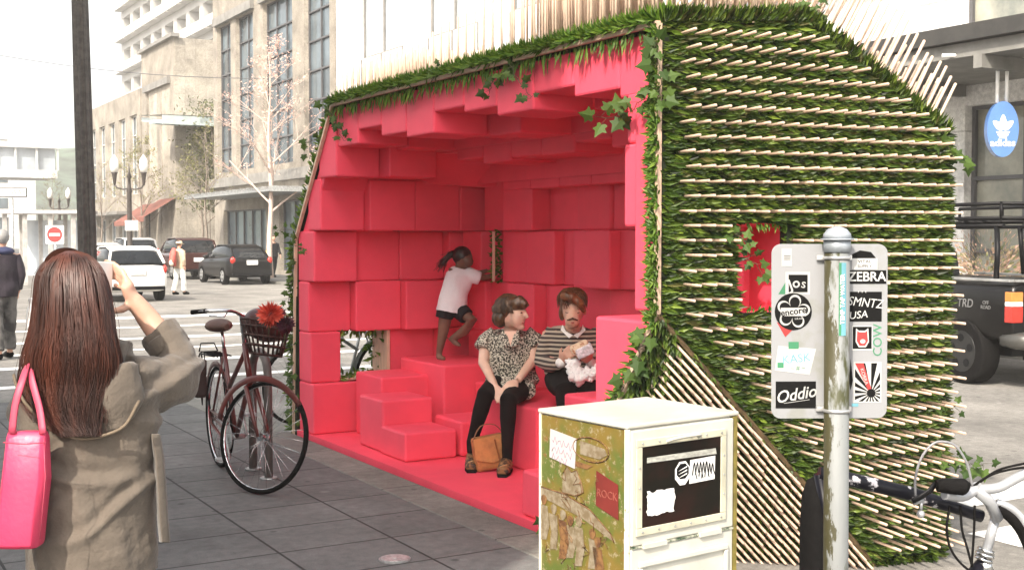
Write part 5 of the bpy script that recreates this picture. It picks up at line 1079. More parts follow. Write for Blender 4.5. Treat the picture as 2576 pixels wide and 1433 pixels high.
g = MB(); g.box(c9+sd_b*.004+UP*.11, (.268, .095, .07), M9); g.build('flap', mat('pannier_flap', (.05, .02, .016), .7), pn_, bevel=.012)
def pompom(name, label, c, r, cols, n, seed, cat='flower', grp=None):
    r2 = random.Random(seed); t = thing(name, label, cat, c, grp); g = MB()
    for i in range(n):
        z = 1-2*(i+.5)/n; a = i*2.39996; d = V((math.sqrt(1-z*z)*math.cos(a), math.sqrt(1-z*z)*math.sin(a), z)); d = (d+V((r2.gauss(0, .12), r2.gauss(0, .12), r2.gauss(0, .12)))).normalized(); s = d.orthogonal().normalized(); l = r*r2.uniform(.75, 1.2); w = r*.13
        i0 = len(g.v); g.v += [c+d*r*.2, c+d*l*.65+s*w, c+d*l, c+d*l*.65-s*w]; g.face([i0, i0+1, i0+2, i0+3])
    g.build('petals', leaf_mat(name+'_petal%d' % seed, cols, .5, .3), t); g = MB(); g.tube([c-UP*.02, c-UP*.14-fd*.02], .004, 4); g.build('stem', M_stem, t)
pompom('dahlia', 'large spiky coral red flower in the bicycle basket', W(680, 790, 7.62), .085, [(.62, .06, .035), (.80, .16, .10), (.50, .03, .02)], 260, 1)
pompom('dahlia', 'round dark purple flower at the right of the bicycle basket', W(719, 817, 7.62), .062, [(.06, .015, .03), (.13, .04, .06), (.03, .01, .015)], 240, 2)
pompom('dahlia', 'small dull purple flower between the coral flower and the roundest one', W(706, 785, 7.68), .04, [(.10, .03, .06), (.16, .05, .08)], 120, 3)
g = MB(); c_ = L(.10, .98); g.ell(W(585, 800, 8.1), (.10, .07, .06)); 
rw = gnd(742, 1065, 0); f2 = V((rw.x, rw.y, 0)); r2_ = f2 + V((1.0, .30, 0))*1.02
bicycle('bicycle mostly hidden behind the pavilion\'s left edge with only its grey wheel showing', f2, r2_, 0, 0, False, paint=M_steel)
# rack
rk = thing('bike_rack', 'inverted U steel bicycle rack behind the maroon bicycle', 'bike rack', (gnd(656, 1192).x, gnd(656, 1192).y, 0)); a_, b_ = gnd(637, 1180), gnd(676, 1203); g = MB()
g.tube([a_, a_+UP*.72]+[a_.lerp(b_, .5)+UP*.72+(a_-b_)*.5*math.cos(t)+UP*.16*math.sin(t) for t in [math.pi*i/8 for i in range(1, 8)]]+[b_+UP*.72, b_], .030, 12); g.build('hoop', mat('rack_paint', (.14, .12, .11), .5, .3, var=.2), rk)
for p in (a_, b_): g = MB(); g.tube([p, p+UP*.012], .06, 14); g.build('base_plate', M_steel, rk)
# steel cover set in the pavement
P = gnd(993, 1406); mh = thing('utility_cover', 'small round steel cover set in the pavement slabs', 'cover', P); g = MB(); g.tube([P, P+UP*.006], .085, 32, sm=False); g.build('rim', M_steel, mh); g = MB(); g.tube([P+UP*.006, P+UP*.010], .072, 32, sm=False); g.tube([P+UP*.010, P+UP*.013], .016, 12, sm=False); g.build('lid', mat('cover_lid', (.55, .55, .54), .45, .6, var=.2, scale=60), mh)

# ------------------------------------------------------------ newspaper box
cx = W(1577, 1075, 3.32); lx = W(1391, 1030, 3.667); rx = W(1855, 1040, 3.585); ZT = cx.z
ux = V((rx.x-cx.x, rx.y-cx.y, 0)); bw = ux.length; ux.normalize(); uy = V((-ux.y, ux.x, 0)); bd = .40
if uy.dot(FW) < 0: uy = -uy
nb = thing('newspaper_box', 'cream newspaper box with dark window and painted brownish side', 'newspaper box', (cx.x, cx.y, 0))
B = lambda a, b, z: V((cx.x, cx.y, 0)) + ux*a + uy*b + UP*z                     # a right along the front, b back
Mcream = mat('cream_enamel', (.52, .51, .45), .42, var=.10, scale=5, bump=.05, coat=.15)
Medge = mat('chipped_edge', (.66, .64, .52), .5, col2=(.16, .15, .05), scale=26, lo=.60, hi=.66)
RB = Matrix((ux, uy, UP)).transposed()
def bbox(g, a0, a1, b0, b1, z0, z1, m=0): g.box(B((a0+a1)/2, (b0+b1)/2, (z0+z1)/2), (a1-a0, b1-b0, z1-z0), RB, m)
g = MB(); bbox(g, .012, bw-.022, .004, bd, .28, ZT-.006); g.build('body', Mcream, nb, bevel=.006)
g = MB(); bbox(g, -.002, bw+.004, -.004, bd+.004, ZT-.005, ZT+.008); g.build('lid', Mcream, nb, bevel=.004)
g = MB(); bbox(g, bw-.021, bw, -.002, bd, .28, ZT-.006); bbox(g, -.003, .011, -.003, .008, .28, ZT-.006, 1); bbox(g, -.001, .011, bd-.006, bd, .28, ZT-.006, 1); g.build('corner_strips', [mat('olive_strip', (.19, .15, .03), .5, var=.3, scale=20), Medge], nb, bevel=.002)
# painted side: mottled gold to green with loose brown drawing
ms = mat('painted_side', (.42, .30, .07), .55, var=0); nt_, N, Lk = nodes_of(ms); bs = N['Principled BSDF']; tc = N.new('ShaderNodeTexCoord')
mp = N.new('ShaderNodeMapping'); mp.inputs['Location'].default_value = tuple(-B(0, bd/2, ZT-.25)); Lk.new(tc.outputs['Object'], mp.inputs[0])
def nz(s, d=8, lo=.4, hi=.6, v=None):
    n = N.new('ShaderNodeTexNoise'); n.inputs['Scale'].default_value = s; n.inputs['Detail'].default_value = d; n.inputs['Roughness'].default_value = .75; Lk.new(v or mp.outputs[0], n.inputs['Vector']); r = N.new('ShaderNodeMapRange'); r.inputs[1].default_value = lo; r.inputs[2].default_value = hi; Lk.new(n.outputs[0], r.inputs[0]); return r.outputs[0]
def mixc(f, a, b):
    m = N.new('ShaderNodeMix'); m.data_type = 'RGBA'; Lk.new(f, m.inputs[0])
    for k, c in ((6, a), (7, b)):
        if isinstance(c, tuple): m.inputs[k].default_value = (*c, 1)
        else: Lk.new(c, m.inputs[k])
    return m.outputs[2]
c1 = mixc(nz(5, 3, .42, .60), (.17, .115, .022), (.085, .11, .02)); c2 = mixc(nz(45, 8, .56, .60), c1, (.27, .23, .14)); c3 = mixc(nz(26, 8, .60, .63), c2, (.17, .075, .02)); Lk.new(c3, bs.inputs['Base Color'])
g = MB(); bbox(g, .006, .0115, .008, bd-.006, .285, ZT-.01); g.build('painted_panel', ms, nb)
def side_poly(pts, off=.001, th=.0012): return [B(.006-off, (1-u)*bd, z) for u, z in pts], -ux*th
M_ln = mat('mural_brown', (.085, .035, .014), .7, col2=(.20, .10, .035), scale=40); M_gr = mat('mural_grey', (.24, .20, .14), .7, col2=(.15, .11, .06), scale=45); M_ppr = mat('sticker_paper', (.45, .42, .42), .6, var=.08); M_rdp = mat('poster_red', (.16, .02, .015), .6, var=.15)
def zz(y, u): return ZT - .02 - y
g = MB(); k = []
for i in range(25): t = 2*math.pi*i/24; k.append((.60+.20*math.cos(t), ZT-.085-.035*math.sin(t)-.02*0))
for a_, b_ in zip(k, k[1:]): g.tube([B(.003, (1-a_[0])*bd, a_[1]), B(.003, (1-b_[0])*bd, b_[1])], .0018, 4)
g.prism(*side_poly([(.48, ZT-.065), (.75, ZT-.075), (.78, ZT-.09), (.70, ZT-.108), (.48, ZT-.105)]), m=1)
g.prism(*side_poly([(.38, ZT-.128), (.62, ZT-.132), (.55, ZT-.146), (.42, ZT-.144)]))
rn = random.Random(12)
# an awning band, then loose standing figures
aw = [(0, ZT-.232), (.3, ZT-.235), (.6, ZT-.262), (.82, ZT-.312), (.86, ZT-.335), (.5, ZT-.292), (.0, ZT-.262)]; g.prism(*side_poly(aw), m=1)
for a_, b_ in zip(aw[:5], aw[1:5]): g.tube([B(.003, (1-a_[0])*bd, a_[1]), B(.003, (1-b_[0])*bd, b_[1])], .0022, 4)
for fxx, top, hh, mm in ((.05, .27, .12, 0), (.17, .29, .12, 1), (.28, .30, .13, 1), (.37, .31, .11, 0), (.47, .305, .13, 1), (.62, .33, .10, 0), (.68, .35, .12, 0)):
    z0_ = ZT-top; g.prism(*side_poly([(fxx+.035*math.cos(t)*(1+.15*math.sin(3*t)), z0_+.016*math.sin(t)) for t in [2*math.pi*i/10 for i in range(10)]], off=.0015), m=mm)
    g.prism(*side_poly([(fxx-.05+rn.uniform(-.01, .01), z0_-.016), (fxx+.04, z0_-.018), (fxx+.06+rn.uniform(-.01, .02), z0_-hh*.6), (fxx+.03, z0_-hh), (fxx-.05, z0_-hh*1.05), (fxx-.03, z0_-hh*.6)], off=.001+.0004*mm), m=1-mm if rn.random() > .6 else mm)
for i in range(26):
    x0 = rn.uniform(.05, .75); z0_ = ZT-rn.uniform(.15, .50); p = [(x0+.02*j*rn.uniform(-.5, 1.2), z0_-.012*j*rn.uniform(.3, 1)) for j in range(5)]; g.tube([B(.003, (1-a)*bd, z) for a, z in p], .0014, 3)
hd = [(.28, ZT-.175), (.33, ZT-.150), (.38, ZT-.165), (.44, ZT-.155), (.50, ZT-.19), (.52, ZT-.215), (.47, ZT-.225), (.42, ZT-.232), (.27, ZT-.232)]
g.prism(*side_poly(hd), m=1); g.tube([B(.003, (1-a)*bd, z) for a, z in hd], .0016, 4)
g.build('mural', [M_ln, M_gr], nb, fix=True)
g = MB(); g.prism(*side_poly([(.13, ZT-.048), (.44, ZT-.062), (.42, ZT-.152), (.12, ZT-.135)], .002)); 
for k, yy in enumerate((.078, .105, .130)):
    pts = [(.15+.02*i, ZT-yy-.012*math.sin(i*2.4+k)-.004*i*.3) for i in range(13 if k < 2 else 10)]; g.tube([B(.0025, (1-a)*bd, z) for a, z in pts], .0011, 3, m=1)
g.build('sticker', [M_ppr, mat('pen_violet', (.25, .12, .20), .6)], nb, fix=True)
g = MB(); g.prism(*side_poly([(.665, ZT-.142), (.90, ZT-.168), (.905, ZT-.268), (.66, ZT-.243)], .002)); Mx = Matrix.Translation(B(.002, (1-.785)*bd, ZT-.205)) @ Matrix((-uy, UP, -ux)).transposed().to_4x4(); add_text(g, 'ROCK', .032, Mx, 1, ext=.0006); g.build('red_poster', [M_rdp, mat('poster_text', (.26, .07, .05), .6)], nb, fix=True)
# front door with window
fz = lambda py, px: onp(px, py, B(0, 0, 0), uy)
def bfc(px, py): p = fz(px=px, py=py) if False else onp(px, py, B(0, -.01, 0), uy); return (p-V((cx.x, cx.y, 0))).dot(ux), p.z
dz0 = bfc(1571, 1380)[1]
g = MB(); bbox(g, .012, bw-.024, -.008, .003, dz0, ZT-.010); g.build('door', Mcream, nb, bevel=.004)
a0, zt = bfc(1640, 1152); a1, _ = bfc(1905-92, 1102); za = bfc(1640, 1152)[1]; zb = bfc(1638, 1327)[1]
a0, a1, za, zb = bfc(1614, 1124)[0], bfc(1812, 1099)[0], bfc(1614, 1124)[1], bfc(1614, 1327)[1]
g = MB(); w = .022
for q in ((a0-w, a1+w, za, za+w), (a0-w, a1+w, zb-w, zb), (a0-w, a0, zb+.0005, za-.0005), (a1, a1+w, zb+.0005, za-.0005)): bbox(g, q[0], q[1], -.015, -.0085, q[2], q[3])
fr_ = g.build('window_frame', mat('frame_cream', (.50, .48, .37), .45, var=.12, scale=9), nb, bevel=.002)
g = MB()
for i in range(6):
    for zz_ in (za+w/2, zb-w/2): g.tube([B(a0+(a1-a0)*i/5, -.0152, zz_), B(a0+(a1-a0)*i/5, -.0175, zz_)], .003, 8)
for i in range(1, 4):
    for aa in (a0-w/2, a1+w/2): g.tube([B(aa, -.0152, zb+(za-zb)*i/4), B(aa, -.0175, zb+(za-zb)*i/4)], .003, 8)
g.build('rivets', M_steel, nb)
g = MB(); bbox(g, a0, a1, -.0115, -.0088, zb, za); g.build('window', mat('smoked_acrylic', (.008, .007, .005), .3, col2=(.035, .010, .008), scale=2.5, spec=.15), nb)
Fm = lambda a, z, o=.013: Matrix.Translation(B(a, -o, z)) @ Matrix((ux, UP, -uy)).transposed().to_4x4()
def fpoly(g, pts, o, m=0): g.prism([B(a, -o, z) for a, z in pts], -uy*.0008, m)
H_ = za-zb; Wd = a1-a0
g = MB(); fpoly(g, [(a0+Wd*.06, za-H_*.14), (a0+Wd*.93, za-H_*.145), (a0+Wd*.945, za-H_*.22), (a0+Wd*.06, za-H_*.205)], .012); g.build('tape', mat('grey_tape', (.40, .40, .36), .5, var=.25, scale=40, stretch=(1, 1, 3)), nb)
g = MB(); s0, s1, t0_, t1_ = a0+Wd*.60, a0+Wd*.925, za-H_*.25, za-H_*.55
fpoly(g, [(s0, t0_), (s1, t0_+.002), (s1-.002, t1_+.002), (s0-.003, t1_)], .012)
rn = random.Random(8); xs = s0+.01
while xs < s1-.014:                                         # tagged scrawl
    h_ = t0_-t1_; g.tube(smooth_path([B(xs+rn.uniform(-.004, .004), -.0132, t1_+h_*rn.uniform(.15, .35)), B(xs+.006, -.0132, t0_-h_*rn.uniform(.1, .3)), B(xs+.011, -.0132, t1_+h_*rn.uniform(.3, .5)), B(xs+.017, -.0132, t1_+h_*rn.uniform(.1, .9))], 3), .0018, 4, m=1); xs += .0125
g.build('sticker', [M_white, M_blk], nb, fix=True)
g = MB(); c_ = a0+Wd*.50; zc = za-H_*.40; r_ = .032
fpoly(g, [(c_+r_*math.cos(t)*(1 if math.sin(t) > -.5 else .85), zc+r_*1.15*math.sin(t)) for t in [2*math.pi*(i+.5)/8 for i in range(8)]], .0125)
fpoly(g, [(c_+.8*r_*math.cos(t), zc+.006+.75*r_*math.sin(t)) for t in [2*math.pi*(i+.5)/8 for i in range(8)]], .0135, 1)
for k in range(3): fpoly(g, [(c_-.018, zc+.012-k*.010-.004), (c_+.016, zc+.020-k*.010), (c_+.016, zc+.016-k*.010), (c_-.018, zc+.008-k*.010)], .0145)
g.build('sticker', [M_white, M_blk], nb, fix=True)
g = MB(); rn = random.Random(2); pa = []
x0, x1, y0, y1 = a0+Wd*.06, a0+Wd*.40, zb+H_*.14, zb+H_*.43
for i in range(44):
    t = i/44; e = rn.uniform(-.004, .004)
    if t < .25: pa.append((x0+(x1-x0)*t*4, y1+e))
    elif t < .5: pa.append((x1+e, y1-(y1-y0)*(t-.25)*4))
    elif t < .75: pa.append((x1-(x1-x0)*(t-.5)*4, y0+e))
    else: pa.append((x0+e, y0+(y1-y0)*(t-.75)*4))
fpoly(g, pa, .012); g.build('paper_remnant', M_white, nb, fix=True)
g = MB(); hc_ = bw*.46; g.tube(smooth_path([B(hc_-.06, -.012, ZT-.052), B(hc_-.045, -.028, ZT-.043), B(hc_+.045, -.030, ZT-.041), B(hc_+.062, -.012, ZT-.050)], 4), [(.008, .005)]*13, 8); g.build('handle', Mcream, nb)
g = MB(); g.bar(B(.014, -.006, dz0-.004), B(bw-.024, -.006, dz0-.004), .007, .006)
for u in (.12, .62): bbox(g, bw*u, bw*(u+.2), -.016, -.004, dz0-.010, dz0+.003, 1)
g.build('hinge', [mat('hinge_green', (.03, .06, .03), .7, col2=(.45, .45, .36), scale=60), Mcream], nb)
g = MB(); bbox(g, .012, bw-.024, -.006, .003, .32, dz0-.009); g.build('lower_panel', Mcream, nb, bevel=.003)
g = MB(); z_ = dz0-.045
for q in ((.035, bw-.05, z_-.018, z_), (.035, .05, .36, z_-.0185), (bw-.065, bw-.05, .36, z_-.0185)): bbox(g, q[0], q[1], -.017, -.0065, q[2], q[3])
g.build('panel_moulding', Mcream, nb, bevel=.004)
g = MB(); bbox(g, .1, bw-.1, .08, bd-.08, .06, .28); bbox(g, .0, bw, .0, bd, .0, .06); g.build('pedestal', M_black, nb, bevel=.004)

# ------------------------------------------------------------ sign post with stickered back
PB = W(2103, 1300, 3.05); tp = W(2106, 600, 3.05); sp_ = thing('sign_post', 'worn grey pole holding the back of a sign plate covered in stickers', 'sign post', (PB.x, PB.y, 0))
ax = (tp-PB).normalized(); b0 = PB - ax*(PB.z/ax.z); Mpole = mat('weathered_pole', (.19, .20, .20), .6, .0, col2=(.04, .042, .012), scale=7, lo=.49, hi=.54, bump=.25, bscale=40, stretch=(1, 1, .35))
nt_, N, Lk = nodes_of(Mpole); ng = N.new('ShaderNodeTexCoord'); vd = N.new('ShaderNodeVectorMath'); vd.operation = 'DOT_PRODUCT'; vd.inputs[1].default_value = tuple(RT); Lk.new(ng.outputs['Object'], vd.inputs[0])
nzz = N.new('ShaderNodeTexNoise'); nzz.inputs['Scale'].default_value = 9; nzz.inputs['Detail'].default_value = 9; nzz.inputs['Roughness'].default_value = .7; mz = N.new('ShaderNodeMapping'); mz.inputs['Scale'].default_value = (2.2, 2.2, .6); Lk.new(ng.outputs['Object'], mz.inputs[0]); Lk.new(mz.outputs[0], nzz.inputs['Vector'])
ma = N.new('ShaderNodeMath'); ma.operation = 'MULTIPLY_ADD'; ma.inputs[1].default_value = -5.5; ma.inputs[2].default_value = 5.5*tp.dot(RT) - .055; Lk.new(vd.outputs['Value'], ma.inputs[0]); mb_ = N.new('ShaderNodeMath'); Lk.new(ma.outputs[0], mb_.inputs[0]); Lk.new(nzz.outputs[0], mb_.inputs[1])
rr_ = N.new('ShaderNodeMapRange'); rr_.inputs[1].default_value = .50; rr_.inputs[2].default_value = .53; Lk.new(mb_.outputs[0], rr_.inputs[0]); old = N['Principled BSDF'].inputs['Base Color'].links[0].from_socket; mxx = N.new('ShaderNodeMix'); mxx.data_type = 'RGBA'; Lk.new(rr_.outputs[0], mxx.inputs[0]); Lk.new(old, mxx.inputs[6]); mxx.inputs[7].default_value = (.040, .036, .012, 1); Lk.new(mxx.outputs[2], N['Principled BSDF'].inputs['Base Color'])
g = MB(); g.tube([b0, tp], .0315, 24); g.build('pole', Mpole, sp_)
g = MB(); g.tube([tp-ax*.035, tp-ax*.004], .034, 24); g.tube([tp-ax*.004, tp+ax*.0005], .042, 24); g.tube([tp+ax*.0008, tp+ax*.012, tp+ax*.024, tp+ax*.032], [.036, .034, .024, .006], 24); g.build('cap', mat('cap_metal', (.30, .33, .36), .45, .3, var=.15, scale=20), sp_)
pn = (-FW + RT*.02).normalized(); px_ = V((-pn.y, pn.x, 0)); px_ = px_ if px_.dot(RT) > 0 else -px_
pc = W(2096, 836, 3.05) + FW*.036; sx = pc.copy(); Mpl = mat('plate_aluminium', (.25, .255, .265), .55, .0, col2=(.22, .225, .21), scale=9, lo=.55, hi=.66, bump=.05)
yy_ = ax; K_ = (3.05+.036)/F
PL = lambda dx, dy, o=0: pc + px_*dx*K_ + yy_*(-dy)*K_*1.0 + pn*o          # offsets in picture units of the plate
def rrect(w, h, r, n=6): 
    o = []
    for cx_, cy_, a in ((w-r, -h+r, -90), (w-r, h-r, 0), (-w+r, h-r, 90), (-w+r, -h+r, 180)):
        for i in range(n+1): t = R(a+90*i/n); o.append((cx_+r*math.cos(t), cy_+r*math.sin(t)))
    return o
g = MB(); g.prism([PL(x, y) for x, y in rrect(147, 220, 24)], -pn*.0025); plate = g.build('sign_plate', Mpl, sp_, fix=True, bevel=.0006)
SX = lambda x: x-2096
SY = lambda y: y-836
def stk(polys, mats_, texts=()):
    g = MB()
    for pts, o, m in polys: g.prism([PL(SX(x), SY(y), o) for x, y in pts], pn*.0003, m)
    for s, x, y, size, rot, m, o, sxx, kw in texts:
        M_ = Matrix.Translation(PL(SX(x), SY(y), o)) @ Matrix((px_, yy_, pn)).transposed().to_4x4() @ Matrix.Rotation(R(rot), 4, 'Z'); add_text(g, s, size*K_, M_, m, sx=sxx, ext=.0003, **kw)
    g.build('sticker', mats_, plate, fix=False)
rct = lambda x0, y0, x1, y1: [(x0, y0), (x1, y0), (x1, y1), (x0, y1)]
cir = lambda x, y, r, n=28, s=1: [(x+r*math.cos(2*math.pi*i/n), y+s*r*math.sin(2*math.pi*i/n)) for i in range(n)]
M_gn = mat('print_green', (.04, .18, .09), .5); M_bl = mat('print_blue', (.12, .30, .36), .5); M_rd = mat('print_red', (.34, .03, .03), .5); M_teal = mat('print_teal', (.18, .48, .42), .45)
T_ = [M_blk, mat('sticker_white', (.42, .42, .41), .5), M_rd, M_gn, M_bl]
stk([(rct(1974, 627, 2000, 672), .0006, 1)], T_, [('|||', 1987, 650, 18, 90, 0, .001, 1, {})])
stk([(rct(1984, 686, 2046, 743), .0006, 1), (rct(1992, 693, 2040, 737), .001, 0)], T_, [('Jo', 2006, 716, 36, 20, 1, .0014, 1, dict(bold=.0006)), ('s', 2030, 716, 34, -10, 1, .0014, 1, {})])
# round sticker with a petal outline
PR = lambda t: 19+24*abs(math.cos(2.5*t+.4))**.55
pet = [(2004+PR(t)*math.cos(t), 786+PR(t)*math.sin(t)) for t in [2*math.pi*i/120 for i in range(120)]]
pt2 = [(2004+(PR(t)-5.5)*math.cos(t), 786+(PR(t)-5.5)*math.sin(t)) for t in [2*math.pi*i/120 for i in range(120)]]
stk([(cir(2004, 786, 47), .0008, 0), (pet, .0012, 1), (pt2, .0016, 0), (rct(1972, 776, 2036, 797), .0020, 1), ], T_, [('encore', 2004, 786, 23, 8, 0, .0024, 1, dict(bold=.0004)), ('ink.net', 2018, 803, 8, 4, 1, .0024, 1, {})])
stk([([(1962, 812), (2004, 830), (1984, 850)], .0006, 2)], T_)
stk([([(1966, 742), (1984, 712), (1984, 742)], .0006, 3)], T_)
stk([([(1966, 872), (2062, 880), (2046, 946), (1958, 934)], .0006, 1), (rct(1992, 862, 2018, 880), .001, 3), (rct(1964, 914, 1980, 928), .001, 3)], T_, [('KASK', 2012, 905, 30, 6, 4, .0012, 1, {}), ('~ # ~', 2016, 928, 16, 4, 3, .0012, 1, {})])
stk([(rct(1960, 962, 2062, 1030), .0008, 0)], T_, [('Oddio', 2010, 996, 42, 10, 1, .0012, .95, dict(shear=.35, bold=.0005)), ('______', 2012, 1004, 22, 8, 1, .0012, 1, {})])
stk([([(2152, 642), (2172, 632), (2200, 636), (2212, 650), (2212, 665), (2152, 662)], .0006, 0), (rct(2152, 652, 2216, 680), .001, 1)], T_, [('VITAL', 2184, 660, 11, 0, 0, .0014, 1.2, {}), ('SUPPLY', 2184, 672, 10, 0, 0, .0014, 1.1, {})])
stk([(rct(2144, 682, 2239, 716), .0008, 0)], T_, [('ZEBRA', 2190, 699, 33, 0, 1, .0012, .98, dict(bold=.0006))])
stk([(rct(2144, 736, 2228, 811), .0008, 0)], T_, [('SMNTZ', 2186, 764, 32, -6, 1, .0012, .85, dict(shear=.2)), ('USA', 2168, 795, 26, 6, 1, .0012, 1, dict(shear=.2)), ('\' \' \'', 2178, 742, 20, 0, 1, .0012, 1, {})])
stk([(rct(2153, 822, 2205, 884), .0006, 1), (rct(2155, 824, 2203, 880), .0009, 0), ([(2163, 828), (2170, 834), (2186, 834), (2194, 828), (2196, 862), (2188, 876), (2170, 876), (2162, 862)], .0013, 1), ([(2166, 834), (2171, 838), (2186, 838), (2191, 834), (2193, 860), (2186, 872), (2172, 872), (2165, 860)], .0017, 2), (cir(2180, 861, 7, 12, .8), .0021, 1)], T_)
stk([], T_, [('COW', 2219, 858, 32, 90, 3, .0006, 1, {})])
rays = [(rct(2158, 913, 2228, 1016), .0006, 1)]
cc_ = (2202, 992)
for i in range(16):
    a = 2*math.pi*i/16; a2 = a+.20; pts = [cc_]
    for aa in (a, (a+a2)/2, a2):
        dx, dy = math.cos(aa), math.sin(aa); k = min([t for t in (((2225-cc_[0])/dx if dx > 0 else (2161-cc_[0])/dx) if abs(dx) > 1e-6 else 1e9, ((1013-cc_[1])/dy if dy > 0 else (916-cc_[1])/dy) if abs(dy) > 1e-6 else 1e9)]); pts.append((cc_[0]+dx*k, cc_[1]+dy*k))
    rays.append((pts, .0010, 0))
rays += [([(2161, 916), (2182, 916), (2204, 985), (2196, 988)], .0014, 2), (cir(*cc_, 11, 16), .0018, 0)]
stk(rays, T_, [('KOBRA', 2184, 950, 13, -72, 1, .0018, 1, {})])
stk([(rct(2153, 1018, 2170, 1026), .0006, 4), ([(2150, 905), (2156, 960), (2150, 985), (2146, 960)], .0006, 0)], T_)
# long sticker wrapped on the pole
g = MB(); pp_ = lambda a, z: b0.lerp(tp, 1) + ax*(z) + (RT*math.sin(a) - FW*math.cos(a))*.0322
zt1, zt2 = -(660-600)/F*3.05, -(842-600)/F*3.05
n0 = 6
for i in range(n0):
    a1_, a2_ = -.12+.62*i/n0, -.12+.62*(i+1)/n0; g.quad([pp_(a1_, zt2), pp_(a2_, zt2), pp_(a2_, zt1), pp_(a1_, zt1)], 0 if i < 2 else 1)
add_text(g, 'TEMP TAP WATER', .0155, Matrix.Translation(pp_(.17, (zt1+zt2)/2)-FW*.0012) @ Matrix((RT, ax, -FW)).transposed().to_4x4() @ Matrix.Rotation(R(90), 4, 'Z'), 2, ext=.0003, bold=.0002)
g.build('pole_sticker', [M_gn, M_bl, M_white], sp_)
for y in (648, 1033):
    p = tp - ax*((y-600)/F*3.05); g = MB(); g.tube([p-ax*.004, p+ax*.004], .034, 24); g.bar(p-RT*.045+FW*.028, p+RT*.045+FW*.028, .008, .012); g.build('clamp', mat('clamp_zinc', (.66, .66, .66), .35, .8), sp_)

# ------------------------------------------------------------ bicycle at the right edge
DB = 3.9; q = lambda x, y, d=0: W(x, y, DB+d)
rb_ = thing('bicycle', 'black and white bicycle locked behind the sign post with looping brake cables', 'bicycle', (q(2300, 1400).x, q(2300, 1400).y, 0), 'bicycles')
Mwt = mat('white_alloy', (.40, .41, .43), .3, .35, var=.04); Mbk = mat('stickered_black', (.006, .006, .010), .35, spec=.2, col2=(.55, .53, .56), scale=14, lo=.60, hi=.64, coat=.1)
g = MB(); g.tube([q(2060, 1190), q(2140, 1205), q(2300, 1243), q(2400, 1275), q(2470, 1298)], [.0225, .0235, .024, .02, .02], 16)
sd_ = q(2470, 1298); g.tube([q(2482, 1405), q(2300, 1600), q(2200, 1760)], .021, 12); g.tube([q(2060, 1190), q(2120, 1500), q(2200, 1760)], .018, 12); g.build('frame', Mbk, rb_)
g = MB(); g.tube([q(2484, 1440), q(2474, 1408)], .024, 16); g.tube([q(2474, 1408), q(2476, 1402)], .030, 16); g.tube([q(2477, 1397), q(2479, 1390)], .031, 16); g.tube([q(2480, 1386), q(2482, 1380)], .028, 16); g.build('headset', M_chrome, rb_)
g = MB(); g.tube([q(2482, 1385), q(2504, 1302)], .016, 14); g.tube([q(2510, 1305, -.02), q(2490, 1262, -.04), q(2452, 1224, -.06)], [(.018, .018), (.020, .018), (.024, .022)], 12); g.build('stem', Mwt, rb_)
g = MB(); g.tube(smooth_path([q(2375, 1243, -.10), q(2420, 1248, -.08), q(2455, 1232, -.06), q(2510, 1226, -.05), q(2560, 1200, -.05), q(2640, 1160, -.05)], 4), .0165, 14); g.build('handlebar', Mwt, rb_)
g = MB(); g.tube([q(2356, 1222, -.12), q(2372, 1220, -.12), q(2424, 1224, -.12), q(2432, 1228, -.12)], [.018, .024, .027, .022], 14); g.build('grip', M_rubber, rb_)
g = MB(); g.tube(smooth_path([q(2352, 1216, -.11), q(2340, 1232, -.12), q(2318, 1248, -.12), q(2294, 1260, -.12)], 3), [(.006, .011)]*10, 8); g.build('brake_lever', M_black, rb_)
g = MB(); g.tube([q(2318, 1258, -.10), q(2317, 1280, -.10)], .005, 8); g.ell(q(2316, 1292, -.10), .013); g.tube([q(2296, 1264, -.1), q(2322, 1254, -.1)], .010, 8); g.build('lever_end', Mwt, rb_)
g = MB(); g.tube(smooth_path([q(2505, 1272), q(2535, 1286), q(2560, 1310), q(2585, 1350), q(2620, 1440)], 4), .026, 14); g.tube(smooth_path([q(2505, 1262, -.01), q(2535, 1272, -.02), q(2566, 1297, -.02), q(2592, 1340, -.02)], 4), .012, 10, m=1); g.build('tyre', [M_rubber, Mwt], rb_)  # second, white tube paints the highlight along the top of the black arc
for pts, r_ in (([(2303, 1246), (2303, 1200), (2318, 1150), (2345, 1117), (2372, 1110), (2405, 1122), (2432, 1165), (2446, 1222)], .0042), ([(2448, 1222), (2480, 1200), (2520, 1178), (2600, 1160)], .004), ([(2452, 1222), (2490, 1195), (2540, 1180), (2600, 1172)], .004),
                ([(2390, 1270), (2382, 1320), (2388, 1370), (2412, 1410), (2446, 1440)], .004), ([(2416, 1270), (2420, 1330), (2434, 1380), (2446, 1425)], .004), ([(2452, 1270), (2450, 1340), (2444, 1425)], .004)):
    g = MB(); g.tube(smooth_path([q(x, y, -.06) for x, y in pts], 5), r_, 7); g.build('brake_cable', M_rubber if r_ < .0042 else mat('grey_cable', (.20, .20, .21), .35), rb_)
g = MB(); g.tube([q(2068, 1206, .05), q(2056, 1216, .05), q(2050, 1250, .05), q(2047, 1330, .05), q(2046, 1440, .05), q(2050, 1560, .05)], [(.02, .02), (.034, .05), (.042, .06), (.044, .07), (.044, .07), (.03, .05)], 16, ref=FW); g.build('saddle_bag', M_rubber, rb_)
wheel(rb_, V((q(2062, 1700, .5).x, q(2062, 1700, .5).y, .35)), (RT-FW*.257), .34, 24)
wheel(rb_, V((q(2800, 1700, .0).x, q(2800, 1700, .0).y, .35)), (FW+RT*.2), .35, 24)

